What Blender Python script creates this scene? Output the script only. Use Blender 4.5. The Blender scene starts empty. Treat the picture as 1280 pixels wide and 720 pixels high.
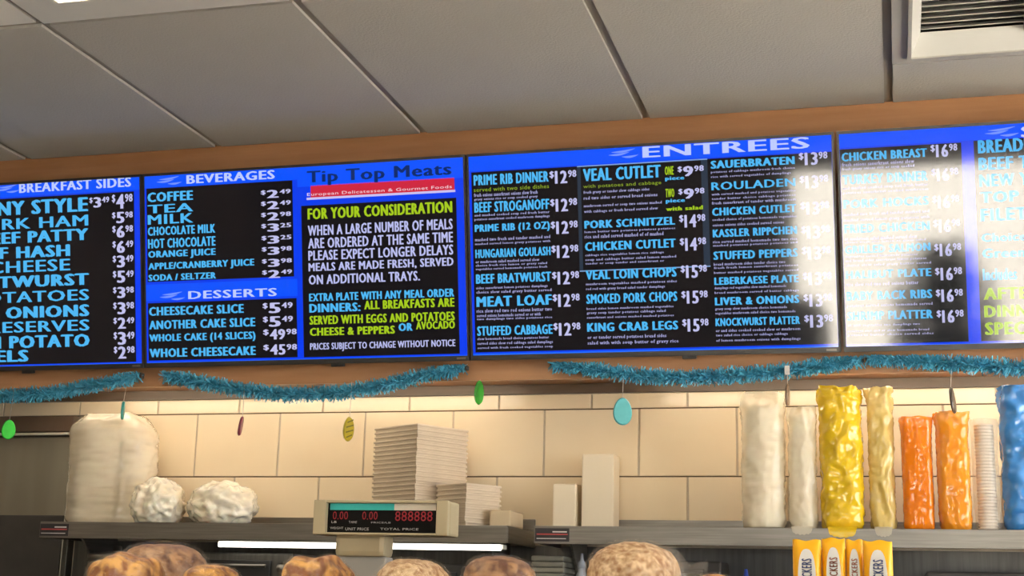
import bpy, bmesh, math, random
from mathutils import Matrix, Vector, noise
random.seed(7)
scene = bpy.context.scene
COL = scene.collection

# ------------------------------------------------------------------ camera
cam_data = bpy.data.cameras.new('camera')
cam = bpy.data.objects.new('camera', cam_data)
COL.objects.link(cam)
CAM_H = 1.5
yaw, pitch, roll = math.radians(15.173), math.radians(12.895), math.radians(-1.409)
Rw = Matrix.Rotation(yaw, 3, 'Z') @ Matrix.Rotation(pitch, 3, 'X') @ Matrix.Rotation(roll, 3, 'Y')
right, fwd, up = Rw.col[0], Rw.col[1], Rw.col[2]
cam.matrix_world = Matrix(((right.x, up.x, -fwd.x, 0), (right.y, up.y, -fwd.y, 0), (right.z, up.z, -fwd.z, CAM_H), (0, 0, 0, 1)))
cam_data.sensor_width = 36.0
cam_data.lens = 36.0 * 1767.16 / 1280.0
cam_data.clip_start = 0.02
scene.camera = cam

# ------------------------------------------------------------------ world, sun, exposure
world = bpy.data.worlds.new('sky')
scene.world = world
world.use_nodes = True
bg = world.node_tree.nodes['Background']
bg.inputs['Color'].default_value = (0.90, 0.94, 1.0, 1)
bg.inputs['Strength'].default_value = 9.0
sun_data = bpy.data.lights.new('sun', 'SUN')
sun_data.energy = 135.0
sun_data.angle = 0.01
sun_data.color = (1.0, 0.92, 0.80)
sun = bpy.data.objects.new('sun', sun_data)
sun.rotation_euler = (math.radians(-32), 0, 0)
COL.objects.link(sun)
LAMP = 8.0            # strength of the ceiling lenses
COVE = 22.0           # strength of the added, concealed tubes over the tiles
scene.view_settings.view_transform = 'Standard'
scene.view_settings.look = 'None'
scene.view_settings.exposure = 0.0
scene.view_settings.gamma = 1.0
scene.view_settings.use_curve_mapping = False
scene.cycles.use_denoising = True
scene.cycles.max_bounces = 8
scene.cycles.transparent_max_bounces = 16
scene.cycles.sample_clamp_indirect = 8.0
scene.cycles.caustics_reflective = False
scene.cycles.caustics_refractive = False

# ------------------------------------------------------------------ materials
MATS = {}
def mat(name, color, rough=0.5, metal=0.0, alpha=1.0, emit=None, strength=1.0, ior=1.5, color2=None,
        scale=8.0, stretch=(1, 1, 1), bump=0.0, bscale=40.0, trans=0.0, coat=0.0, detail=3.0, subsurf=0.0, contrast=0.15):
    if name in MATS:
        return MATS[name]
    m = bpy.data.materials.new(name)
    m.use_nodes = True
    nt = m.node_tree
    b = nt.nodes['Principled BSDF']
    b.inputs['Base Color'].default_value = (*color, 1)
    b.inputs['Roughness'].default_value = rough
    b.inputs['Metallic'].default_value = metal
    b.inputs['Alpha'].default_value = alpha
    b.inputs['IOR'].default_value = ior
    b.inputs['Transmission Weight'].default_value = trans
    b.inputs['Coat Weight'].default_value = coat
    if subsurf:
        b.inputs['Subsurface Weight'].default_value = subsurf
        b.inputs['Subsurface Radius'].default_value = (0.02, 0.015, 0.01)
    if emit:
        b.inputs['Emission Color'].default_value = (*emit, 1)
        b.inputs['Emission Strength'].default_value = strength
    if color2 or bump:
        tc = nt.nodes.new('ShaderNodeTexCoord')
        mp = nt.nodes.new('ShaderNodeMapping')
        mp.inputs['Scale'].default_value = stretch
        nt.links.new(tc.outputs['Object'], mp.inputs['Vector'])
    if color2:
        n = nt.nodes.new('ShaderNodeTexNoise')
        n.inputs['Scale'].default_value = scale
        n.inputs['Detail'].default_value = detail
        nt.links.new(mp.outputs['Vector'], n.inputs['Vector'])
        r = nt.nodes.new('ShaderNodeValToRGB')
        r.color_ramp.elements[0].position = 0.5 - contrast
        r.color_ramp.elements[1].position = 0.5 + contrast
        r.color_ramp.elements[0].color = (*color, 1)
        r.color_ramp.elements[1].color = (*color2, 1)
        nt.links.new(n.outputs['Fac'], r.inputs['Fac'])
        nt.links.new(r.outputs['Color'], b.inputs['Base Color'])
    if bump:
        n2 = nt.nodes.new('ShaderNodeTexNoise')
        n2.inputs['Scale'].default_value = bscale
        n2.inputs['Detail'].default_value = 4.0
        nt.links.new(mp.outputs['Vector'], n2.inputs['Vector'])
        bp = nt.nodes.new('ShaderNodeBump')
        bp.inputs['Strength'].default_value = bump
        bp.inputs['Distance'].default_value = 0.004
        nt.links.new(n2.outputs['Fac'], bp.inputs['Height'])
        nt.links.new(bp.outputs['Normal'], b.inputs['Normal'])
    MATS[name] = m
    return m

M_TILE = mat('cream_tile', (0.82, 0.685, 0.48), 0.22, color2=(0.86, 0.735, 0.53), scale=3.0, bump=0.05, bscale=12)
M_GROUT = mat('grout', (0.52, 0.45, 0.34), 0.9, color2=(0.58, 0.50, 0.39), scale=30)
M_JOINT = mat('dark_joint', (0.10, 0.065, 0.035), 0.8, color2=(0.13, 0.085, 0.045), scale=30)
M_STRIPW = mat('grey_brown_trim', (0.085, 0.058, 0.038), 0.4, color2=(0.11, 0.075, 0.05), scale=6, stretch=(1, 1, 10))
M_WOOD = mat('maple_laminate', (0.32, 0.150, 0.064), 0.33, color2=(0.38, 0.190, 0.088), scale=3.0, stretch=(1.2, 1.2, 14), detail=6)
M_CEIL = mat('ceiling_tile', (0.45, 0.43, 0.39), 0.9, color2=(0.48, 0.46, 0.42), scale=2.0, bump=0.3, bscale=160)
M_CEILPALE = mat('ceiling_tile_white', (0.84, 0.82, 0.78), 0.9, color2=(0.87, 0.85, 0.81), scale=2.0, bump=0.3, bscale=160)
M_TEE = mat('ceiling_tee', (0.30, 0.27, 0.225), 0.6, color2=(0.34, 0.305, 0.26), scale=5)
M_WHITE = mat('white_enamel', (0.80, 0.77, 0.69), 0.4, color2=(0.76, 0.73, 0.65), scale=4)
M_LENS = mat('lamp_lens', (0.9, 0.9, 0.88), 0.4, emit=(1.0, 0.86, 0.64), strength=LAMP)
M_DARKVENT = mat('vent_blade', (0.46, 0.44, 0.39), 0.5, color2=(0.50, 0.48, 0.43), scale=6)
M_FLANGE = mat('vent_flange', (0.44, 0.42, 0.37), 0.5, color2=(0.47, 0.45, 0.40), scale=6)
M_LIP = mat('vent_lip', (0.62, 0.61, 0.57), 0.35, color2=(0.64, 0.63, 0.59), scale=6)
M_PLENUM = mat('plenum', (0.05, 0.05, 0.045), 0.9, color2=(0.07, 0.07, 0.06), scale=6)
M_STEEL = mat('brushed_steel', (0.20, 0.187, 0.165), 0.38, metal=0.9, color2=(0.26, 0.245, 0.22), scale=6, stretch=(1, 1, 30))
M_DSTEEL = mat('dark_steel', (0.10, 0.096, 0.087), 0.42, metal=0.7, color2=(0.14, 0.134, 0.12), scale=5, stretch=(20, 1, 1))
M_BLACK = mat('black_plastic', (0.018, 0.018, 0.018), 0.38, color2=(0.025, 0.025, 0.025), scale=12)
M_BLACK2 = mat('black_enamel', (0.03, 0.028, 0.026), 0.5, color2=(0.05, 0.045, 0.04), scale=9)
M_WALL = mat('painted_wall', (0.70, 0.65, 0.57), 0.8, color2=(0.73, 0.68, 0.60), scale=3)
M_DWALL = mat('dark_panelled_wall', (0.16, 0.12, 0.09), 0.7, color2=(0.20, 0.15, 0.11), scale=3)
M_FLOOR = mat('floor_tile', (0.50, 0.45, 0.38), 0.35, color2=(0.56, 0.51, 0.44), scale=3)
M_GLASS = mat('window_glass', (0.90, 0.95, 0.93), 0.02, alpha=0.06)
M_CASEGLASS = mat('case_glass', (0.95, 0.98, 0.97), 0.02, alpha=0.15)
M_PAVE = mat('pavement', (0.50, 0.48, 0.44), 0.8, color2=(0.60, 0.58, 0.54), scale=0.6)
M_LEAF = mat('leaf', (0.03, 0.08, 0.025), 0.4, color2=(0.05, 0.12, 0.04), scale=10)
M_POT = mat('clay_pot', (0.28, 0.12, 0.07), 0.7, color2=(0.33, 0.15, 0.09), scale=10)

def screen(name, c, s=1.0):
    return mat(name, (0.003, 0.003, 0.004), 0.06, emit=c, strength=s, ior=1.555, color2=(0.004, 0.004, 0.005), scale=20)
S_BLUE = screen('screen_blue', (0.0, 0.045, 0.86))
S_HEAD = screen('screen_header_blue', (0.0, 0.085, 1.0))
S_BLACK = screen('screen_black', (0.004, 0.004, 0.006))
S_EDGE = screen('screen_bright_blue', (0.01, 0.16, 1.0))
TXT = {'c': screen('text_cyan', (0.075, 0.46, 0.86)), 'w': screen('text_white', (0.47, 0.49, 0.80)),
       'd': screen('text_pale', (0.34, 0.34, 0.60)), 'p': screen('text_price', (0.52, 0.52, 0.80)),
       'l': screen('text_lime', (0.36, 0.56, 0.012)), 'g': screen('text_green', (0.28, 0.42, 0.02)),
       'h': screen('text_heading', (0.50, 0.58, 0.96)), 't': screen('text_navy', (0.003, 0.022, 0.14)),
       'b': screen('text_banner', (0.85, 0.70, 0.78))}
S_RED = screen('screen_red', (0.62, 0.018, 0.05))
S_PALE = screen('screen_pale', (0.60, 0.55, 0.85))
S_LOGO = screen('screen_logo', (0.18, 0.30, 0.98))
S_SLATE = screen('screen_slate', (0.02, 0.035, 0.06))
S_LINE = screen('screen_line', (0.20, 0.34, 0.62))

# ------------------------------------------------------------------ mesh helpers
class MB:
    def __init__(self):
        self.v, self.f = [], []
    def add(self, vs, fs):
        o = len(self.v)
        self.v += [tuple(v) for v in vs]
        self.f += [tuple(i + o for i in f) for f in fs]
        return self
    def box(self, x0, x1, y0, y1, z0, z1, M=None):
        vs = [Vector((x, y, z)) for z in (z0, z1) for y in (y0, y1) for x in (x0, x1)]
        if M:
            vs = [M @ v for v in vs]
        return self.add(vs, [(0, 2, 3, 1), (4, 5, 7, 6), (0, 1, 5, 4), (2, 6, 7, 3), (0, 4, 6, 2), (1, 3, 7, 5)])
    def bbox(self, x0, x1, y0, y1, z0, z1, b=0.003, M=None):
        bm = bmesh.new()
        bmesh.ops.create_cube(bm, size=1)
        for v in bm.verts:
            v.co = Vector(((x0 + x1) / 2 + v.co.x * (x1 - x0), (y0 + y1) / 2 + v.co.y * (y1 - y0), (z0 + z1) / 2 + v.co.z * (z1 - z0)))
        bmesh.ops.bevel(bm, geom=bm.edges[:], offset=b, segments=2, affect='EDGES', profile=0.6)
        bm.verts.index_update()
        vs = [(M @ v.co if M else v.co.copy()) for v in bm.verts]
        fs = [[v.index for v in f.verts] for f in bm.faces]
        bm.free()
        return self.add(vs, fs)
    def tube(self, pts, r, n=8):
        pts = [Vector(p) for p in pts]
        rr = r if isinstance(r, (list, tuple)) else [r] * len(pts)
        vs, fs = [], []
        for i, p in enumerate(pts):
            d = (pts[min(i + 1, len(pts) - 1)] - pts[max(i - 1, 0)]).normalized()
            a = d.cross(Vector((0.31, 0.17, 0.93))).normalized()
            b = d.cross(a)
            for k in range(n):
                t = 2 * math.pi * k / n
                vs.append(p + (a * math.cos(t) + b * math.sin(t)) * rr[i])
        for i in range(len(pts) - 1):
            for k in range(n):
                fs.append((i * n + k, i * n + (k + 1) % n, (i + 1) * n + (k + 1) % n, (i + 1) * n + k))
        fs.append(tuple(range(n - 1, -1, -1)))
        fs.append(tuple((len(pts) - 1) * n + k for k in range(n)))
        return self.add(vs, fs)
    def lathe(self, prof, n=28, c=(0, 0, 0)):
        vs, fs = [], []
        for r, z in prof:
            for k in range(n):
                t = 2 * math.pi * k / n
                vs.append((c[0] + r * math.cos(t), c[1] + r * math.sin(t), c[2] + z))
        for i in range(len(prof) - 1):
            for k in range(n):
                fs.append((i * n + k, i * n + (k + 1) % n, (i + 1) * n + (k + 1) % n, (i + 1) * n + k))
        fs.append(tuple(range(n - 1, -1, -1)))
        fs.append(tuple((len(prof) - 1) * n + k for k in range(n)))
        return self.add(vs, fs)
    def mesh(self, name, smooth=False):
        me = bpy.data.meshes.new(name)
        me.from_pydata(self.v, [], self.f)
        if smooth:
            me.polygons.foreach_set('use_smooth', [True] * len(me.polygons))
        me.update()
        return me
    def build(self, name, m, parent=None, loc=(0, 0, 0), rot=(0, 0, 0), smooth=False):
        return link(name, self.mesh(name, smooth), m, parent, loc, rot)

def link(name, me, m=None, parent=None, loc=(0, 0, 0), rot=(0, 0, 0)):
    if m is not None and not me.materials:
        me.materials.append(m)
    o = bpy.data.objects.new(name, me)
    COL.objects.link(o)
    o.parent = parent
    o.location = loc
    o.rotation_euler = rot
    return o

def tag(o, label, cat, group=None):
    o['label'] = label
    o['category'] = cat
    if group:
        o['group'] = group
    return o

def thing(name, label, cat, loc=(0, 0, 0), rot=(0, 0, 0), group=None):
    o = bpy.data.objects.new(name, None)
    o.empty_display_size = 0.05
    COL.objects.link(o)
    o.location = loc
    o.rotation_euler = rot
    return tag(o, label, cat, group)

def struct(o):
    o['kind'] = 'structure'
    return o

def recalc(me):
    bm = bmesh.new()
    bm.from_mesh(me)
    bmesh.ops.recalc_face_normals(bm, faces=bm.faces[:])
    bm.to_mesh(me)
    bm.free()
    return me

# text as mesh: returns verts (x, y) normalised to the box 0..1 and the faces
TEXT_CACHE = {}
def text_geo(txt, bold=0.03, res=2):
    key = (txt, bold, res)
    if key in TEXT_CACHE:
        return TEXT_CACHE[key]
    cu = bpy.data.curves.new('text', 'FONT')
    cu.body = txt
    cu.resolution_u = res
    cu.offset = 0.0
    cu.space_character = 1.04 + 2.6 * bold
    ob = bpy.data.objects.new('text', cu)
    COL.objects.link(ob)
    bpy.context.view_layer.update()
    me = bpy.data.meshes.new_from_object(ob.evaluated_get(bpy.context.evaluated_depsgraph_get()))
    v0 = [(v.co.x, v.co.y) for v in me.vertices]
    f0 = [tuple(p.vertices) for p in me.polygons]
    vs, fs = [], []
    for dx in ((0.0,) if bold < 0.02 else (0.0, bold, 2 * bold, 3 * bold)):     # heavier strokes
        fs += [tuple(i + len(vs) for i in f) for f in f0]
        vs += [(x + dx, y + (dx * 0.5 if dx < 1.5 * bold else (3 * bold - dx) * 0.5)) for x, y in v0]
    bpy.data.objects.remove(ob)
    bpy.data.curves.remove(cu)
    bpy.data.meshes.remove(me)
    x0, x1 = min(v[0] for v in vs), max(v[0] for v in vs)
    y0, y1 = min(v[1] for v in vs), max(v[1] for v in vs)
    vs = [((x - x0) / (x1 - x0), (y - y0) / (y1 - y0)) for x, y in vs]
    TEXT_CACHE[key] = (vs, fs)
    return TEXT_CACHE[key]

def put_text(mb, txt, x0, x1, z0, z1, y, bold=0.03, res=2, vertical=False):
    vs, fs = text_geo(txt, bold, res)
    if vertical:   # reads from bottom to top
        mb.add([(x1 - v * (x1 - x0), y, z0 + u * (z1 - z0)) for u, v in vs], fs)
    else:
        mb.add([(x0 + u * (x1 - x0), y, z0 + v * (z1 - z0)) for u, v in vs], fs)

# ------------------------------------------------------------------ room shell
WX0, WX1, WY0, WY1 = -4.856, 2.464, -4.127, 3.717
CEIL = 2.76
struct(MB().box(WX0 - 0.2, WX1 + 0.2, WY0 - 0.2, WY1 + 0.2, -0.1, 0.0).build('floor', M_FLOOR))
ceiling = struct(MB().box(WX0 - 0.2, WX1 + 0.2, WY0 - 0.2, WY1 + 0.2, 2.86, 2.96).build('ceiling', M_PLENUM))
struct(MB().box(WX0 - 0.15, WX0, WY0 - 0.15, WY1 + 0.15, 0, 2.86).build('wall_left', M_DWALL))
SW = (0.3, 3.1, 0.9, 2.45)      # unseen window added to the right wall for side daylight: y0, y1, z0, z1
rw = MB().box(WX1, WX1 + 0.15, WY0 - 0.15, SW[0], 0, 2.86).box(WX1, WX1 + 0.15, SW[1], WY1 + 0.15, 0, 2.86)
rw.box(WX1, WX1 + 0.15, SW[0], SW[1], 0, SW[2]).box(WX1, WX1 + 0.15, SW[0], SW[1], SW[3], 2.86)
struct(rw.build('wall_right', M_WALL))
w = struct(MB().box(WX1 + 0.084, WX1 + 0.09, SW[0] + 0.04, SW[1] - 0.04, SW[2] + 0.04, SW[3] - 0.04).build('window_2', M_GLASS))
fr = MB().box(WX1 + 0.05, WX1 + 0.12, SW[0], SW[1], SW[2], SW[2] + 0.05).box(WX1 + 0.05, WX1 + 0.12, SW[0], SW[1], SW[3] - 0.05, SW[3])
for yy in (SW[0] + 0.025, 1.7, SW[1] - 0.025):
    fr.box(WX1 + 0.05, WX1 + 0.12, yy - 0.025, yy + 0.025, SW[2] + 0.05, SW[3] - 0.05)
fr.build('window_frame', M_DSTEEL, w)
wall_back = struct(MB().box(WX0, WX1, WY1 - 0.002, WY1 + 0.15, 0, 2.86).build('wall_back', M_GROUT))

# storefront behind the camera: glass openings that let the daylight in
OPEN = ((-0.72, 1.25),)
fw = MB()
xs = [WX0] + [q for o in OPEN for q in o] + [WX1]
for k in range(0, len(xs), 2):
    fw.box(xs[k], xs[k + 1], WY0 - 0.15, WY0, 0, 2.86)
for a, b in OPEN:
    fw.box(a, b, WY0 - 0.15, WY0, 2.06, 2.86)
    fw.box(a, b, WY0 - 0.15, WY0, 0, 0.12)
struct(fw.build('wall_front', M_DWALL))
for k, (a, b) in enumerate(OPEN):
    w = struct(MB().box(a + 0.04, b - 0.04, WY0 - 0.09, WY0 - 0.084, 0.16, 2.02).build('window_%d' % (k + 1), M_GLASS))
    fr = MB()
    fr.box(a, a + 0.05, WY0 - 0.12, WY0 - 0.04, 0.12, 2.06).box(b - 0.05, b, WY0 - 0.12, WY0 - 0.04, 0.12, 2.06)
    fr.box(a + 0.05, b - 0.05, WY0 - 0.12, WY0 - 0.04, 0.12, 0.17).box(a + 0.05, b - 0.05, WY0 - 0.12, WY0 - 0.04, 2.01, 2.06)
    fr.build('window_frame', M_DSTEEL, w)
struct(MB().box(-30, 30, -45, 30, -0.25, -0.11).build('pavement', M_PAVE))

# suspended ceiling: tiles dropped below recessed tees
COLX = [-1.806 + 0.61 * i for i in range(-5, 8)]
ROWY = [3.466, 2.583, 1.363, 0.143, -1.077, -2.297, -3.517, WY0]
LIGHT_CELLS = {(i, r) for i in (0, 4, -4) for r in (1, 3, 5)} | {(i, r) for i in (-2, 2) for r in (3, 5)}  # inner columns at the back added to light the tile wall
tile_mesh = {}
def ceiling_tile(x0, x1, y0, y1, m):
    key = (round(x1 - x0, 3), round(y1 - y0, 3), m.name)
    if key not in tile_mesh:
        g = 0.0105
        b = MB()
        w, d = x1 - x0, y1 - y0
        b.box(g, w - g, g, d - g, 0.0, 0.012).box(0.004, w - 0.004, 0.004, d - 0.004, 0.012, 0.021)
        tile_mesh[key] = b.mesh('ceiling_tile')
        tile_mesh[key].materials.append(m)
    return link('ceiling_tile', tile_mesh[key], None, ceiling, (x0, y0, CEIL))
for ci in range(12):
    i = ci - 5
    for r in range(7):
        x0, x1, y0, y1 = COLX[ci], COLX[ci + 1], ROWY[r + 1], ROWY[r]
        if (i, r) in LIGHT_CELLS:
            continue
        if (i, r) == (3, 0):
            ceiling_tile(x0, x1, 3.193, y1, M_CEIL)
            continue
        ceiling_tile(x0, x1, y0, y1, M_CEILPALE if (i, r) == (-1, 1) else M_CEIL)  # one tile gets the paler base colour
for x in COLX:
    MB().box(-0.0098, 0.0098, WY0, 3.466, 0, 0.004).build('ceiling_tee', M_TEE, ceiling, (x, 0, CEIL + 0.0065))
for y in ROWY[1:-1]:
    MB().box(WX0, WX1, -0.0098, 0.0098, 0, 0.004).build('ceiling_tee', M_TEE, ceiling, (0, y, CEIL + 0.0065))
MB().box(COLX[8], COLX[9], -0.0098, 0.0098, 0, 0.004).build('ceiling_tee', M_TEE, ceiling, (0, 3.193, CEIL + 0.0065))

# ceiling lamps
def lamp(i, r, label):
    x0, x1, y0, y1 = COLX[i + 5], COLX[i + 6], ROWY[r + 1], ROWY[r]
    t = thing('ceiling_light', label, 'ceiling light', ((x0 + x1) / 2, (y0 + y1) / 2, CEIL - 0.004), group='troffer lights in the ceiling grid')
    w, d = (x1 - x0) / 2 - 0.009, (y1 - y0) / 2 - 0.009
    f = MB()
    for k, (e0, e1, z0, z1) in enumerate(((0.0, 0.088, 0.0, 0.012), (0.088, 0.102, -0.005, 0.02))):
        f.box(-w + e0, -w + e1, -d + e0, d - e0, z0, z1).box(w - e1, w - e0, -d + e0, d - e0, z0, z1)
        f.box(-w + e1, w - e1, -d + e0, -d + e1, z0, z1).box(-w + e1, w - e1, d - e1, d - e0, z0, z1)
    f.build('frame', M_WHITE, t)
    MB().box(-w + 0.102, w - 0.102, -d + 0.102, d - 0.102, 0.006, 0.012).build('lens', M_LENS, t)
    MB().box(-w, w, -d, d, 0.022, 0.085).build('housing', M_WHITE, t)
    return t
for (i, r) in sorted(LIGHT_CELLS):
    lamp(i, r, 'white troffer light with glowing lens in ceiling grid' + (' above the bread counter' if (i, r) == (0, 1) else ' over the unseen customer side'))

# ceiling air vent
vx0, vy0 = COLX[8], 2.583
v = thing('ceiling_vent', 'white square ceiling air vent with dark louvre blades', 'vent', (vx0 + 0.305, vy0 + 0.305, CEIL))
q = 0.296
f = MB()
for (e0, e1, z0, z1) in ((0.0, 0.034, -0.006, 0.004), (0.034, 0.042, -0.014, 0.006)):
    a = q - e0
    b = q - e1
    f.box(-a, -b, -a, a, z0, z1).box(b, a, -a, a, z0, z1).box(-b, b, -a, -b, z0, z1).box(-b, b, b, a, z0, z1)
f.build('frame', M_FLANGE, v)
lip = MB()
a, b = q - 0.042, q - 0.064
for s in range(4):
    Mx = Matrix.Rotation(s * math.pi / 2, 4, 'Z')
    lip.add([Mx @ Vector(p) for p in ((-a, a, -0.010), (a, a, -0.010), (b, b, 0.040), (-b, b, 0.040))], [(0, 1, 2, 3)])
lip.build('sloped_lip', M_LIP, v)
MB().box(-a, a, -a, a, 0.07, 0.075).build('duct', M_PLENUM, v)
MB().box(-0.012, 0.012, -b, b, 0.026, 0.05).build('divider', M_DARKVENT, v)
blade = MB().box(-b, b, -0.012, 0.012, -0.001, 0.001).mesh('blade')
blade.materials.append(M_DARKVENT)
for k in range(15):
    link('blade', blade, None, v, (0, -b + 0.014 + k * (2 * b - 0.028) / 14, 0.045), (math.radians(38), 0, 0))

# tiled back wall (three visible courses in running bond)
tm = {}
def wall_tile(x0, x1, z0, z1):
    key = (round(x1 - x0, 3), round(z1 - z0, 3))
    if key not in tm:
        tm[key] = MB().bbox(0.0028, x1 - x0 - 0.0028, 0, 0.0034, 0.0016, z1 - z0 - 0.0016, 0.0012).mesh('wall_tile')
        tm[key].materials.append(M_TILE)
    link('wall_tile', tm[key], None, wall_back, (x0, WY1 - 0.0055, z0))
TW = 0.259
for row, (z0, z1, off) in enumerate(((2.0374, 2.0797, -1.5535), (1.8563, 2.0374, -1.424), (1.675, 1.8563, -1.5535))):
    xl = WX0 if row == 0 else -2.306
    x = off + math.floor((xl - off) / TW) * TW
    while x < WX1:
        wall_tile(max(x, xl), min(x + TW, WX1), z0, z1)
        x += TW
for zj in (2.0374, 1.8563):
    MB().box(-2.306 if zj < 2 else WX0, WX1, WY1 - 0.0036, WY1 - 0.0021, zj - 0.0014, zj + 0.0014).build('joint_strip', M_JOINT, wall_back)
# steel sheet under the wall tiles
MB().box(-2.306, WX1, WY1 - 0.006, WY1 - 0.0021, 0.9, 1.672).build('splash_panel', M_DSTEEL, wall_back)

# wooden bulkhead that carries the screens
bulk = struct(MB().box(WX0, WX1, 3.486, WY1 - 0.003, 2.122, 2.86).build('wall_bulkhead', M_PLENUM))
for x, x1 in ((WX0, -2.62), (-2.62, 0.92), (0.92, WX1)):
    MB().box(x + 0.001, x1 - 0.001, 3.466, 3.486, 2.0797, 2.775).build('wood_panel', M_WOOD, bulk)
    MB().box(x + 0.001, x1 - 0.001, 3.4865, WY1 - 0.006, 2.106, 2.1215).build('soffit_panel', M_WOOD, bulk)
    MB().box(x + 0.001, x1 - 0.001, WY1 - 0.016, WY1 - 0.0055, 2.0797, 2.1055).build('wall_strip', M_STRIPW, bulk)

# added, unseen lamps tucked behind the lower lip of the bulkhead, washing the tiles
M_COVE = mat('added_cove_tube', (0.9, 0.9, 0.85), 0.4, emit=(1.0, 0.88, 0.68), strength=COVE)
for x0, x1, where in ((-2.28, -1.02, 'above the crumpled bags'), (-0.62, 0.64, 'above the coloured sleeves')):
    t = thing('added_cove_lamp', 'added slim warm lamp behind the bulkhead lip ' + where, 'lamp', ((x0 + x1) / 2, 3.505, 2.0845))
    w = (x1 - x0) / 2
    MB().bbox(-w, w, -0.016, 0.004, 0.013, 0.0212, 0.002).build('housing', M_WHITE, t)
    for ty in ((-0.004,)):
        MB().tube([(-w + 0.01, ty, 0.0065), (w - 0.01, ty, 0.0065)], 0.0065, 10).build('tube', M_COVE, t)

# ------------------------------------------------------------------ menu screens
MENU_1 = [
    ('TWO EGGS ANY STYLE', 'c', 0.060, 0.763, 0.0537, 0.0939),
    ('4.98', 'p', 0.837, 0.901, 0.0517, 0.0919),
    ('SMOKED PORK HAM', 'c', 0.060, 0.763, 0.1028, 0.1340),
    ('5.98', 'p', 0.837, 0.901, 0.1008, 0.1320),
    ('BREAKFAST BEEF PATTY', 'c', 0.060, 0.763, 0.1407, 0.1741),
    ('6.98', 'p', 0.837, 0.901, 0.1387, 0.1721),
    ('CORNED BEEF HASH', 'c', 0.060, 0.705, 0.1829, 0.2164),
    ('6.49', 'p', 0.837, 0.901, 0.1809, 0.2144),
    ('COTTAGE CHEESE', 'c', 0.060, 0.705, 0.2231, 0.2565),
    ('3.49', 'p', 0.837, 0.901, 0.2211, 0.2545),
    ('SIDE OF BRATWURST', 'c', 0.060, 0.763, 0.2654, 0.2987),
    ('5.49', 'p', 0.837, 0.901, 0.2634, 0.2967),
    ('GERMAN POTATOES', 'c', 0.060, 0.763, 0.3099, 0.3410),
    ('3.98', 'p', 0.837, 0.901, 0.3079, 0.3390),
    ('HOMEFRIES & ONIONS', 'c', 0.060, 0.763, 0.3522, 0.3855),
    ('3.98', 'p', 0.837, 0.901, 0.3502, 0.3835),
    ('TOAST & PRESERVES', 'c', 0.060, 0.763, 0.3942, 0.4252),
    ('2.49', 'p', 0.837, 0.901, 0.3922, 0.4232),
    ('HASH BROWN POTATO', 'c', 0.060, 0.763, 0.4341, 0.4695),
    ('3.49', 'p', 0.837, 0.901, 0.4321, 0.4675),
    ('BAGELS', 'c', 0.320, 0.570, 0.4738, 0.5074),
    ('2.98', 'p', 0.837, 0.901, 0.4718, 0.5054),
    ('3.49', 'p', 0.767, 0.829, 0.0562, 0.0852),
    ('BREAKFAST SIDES', 'h', 0.545, 0.897, 0.0055, 0.0323),
]
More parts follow.
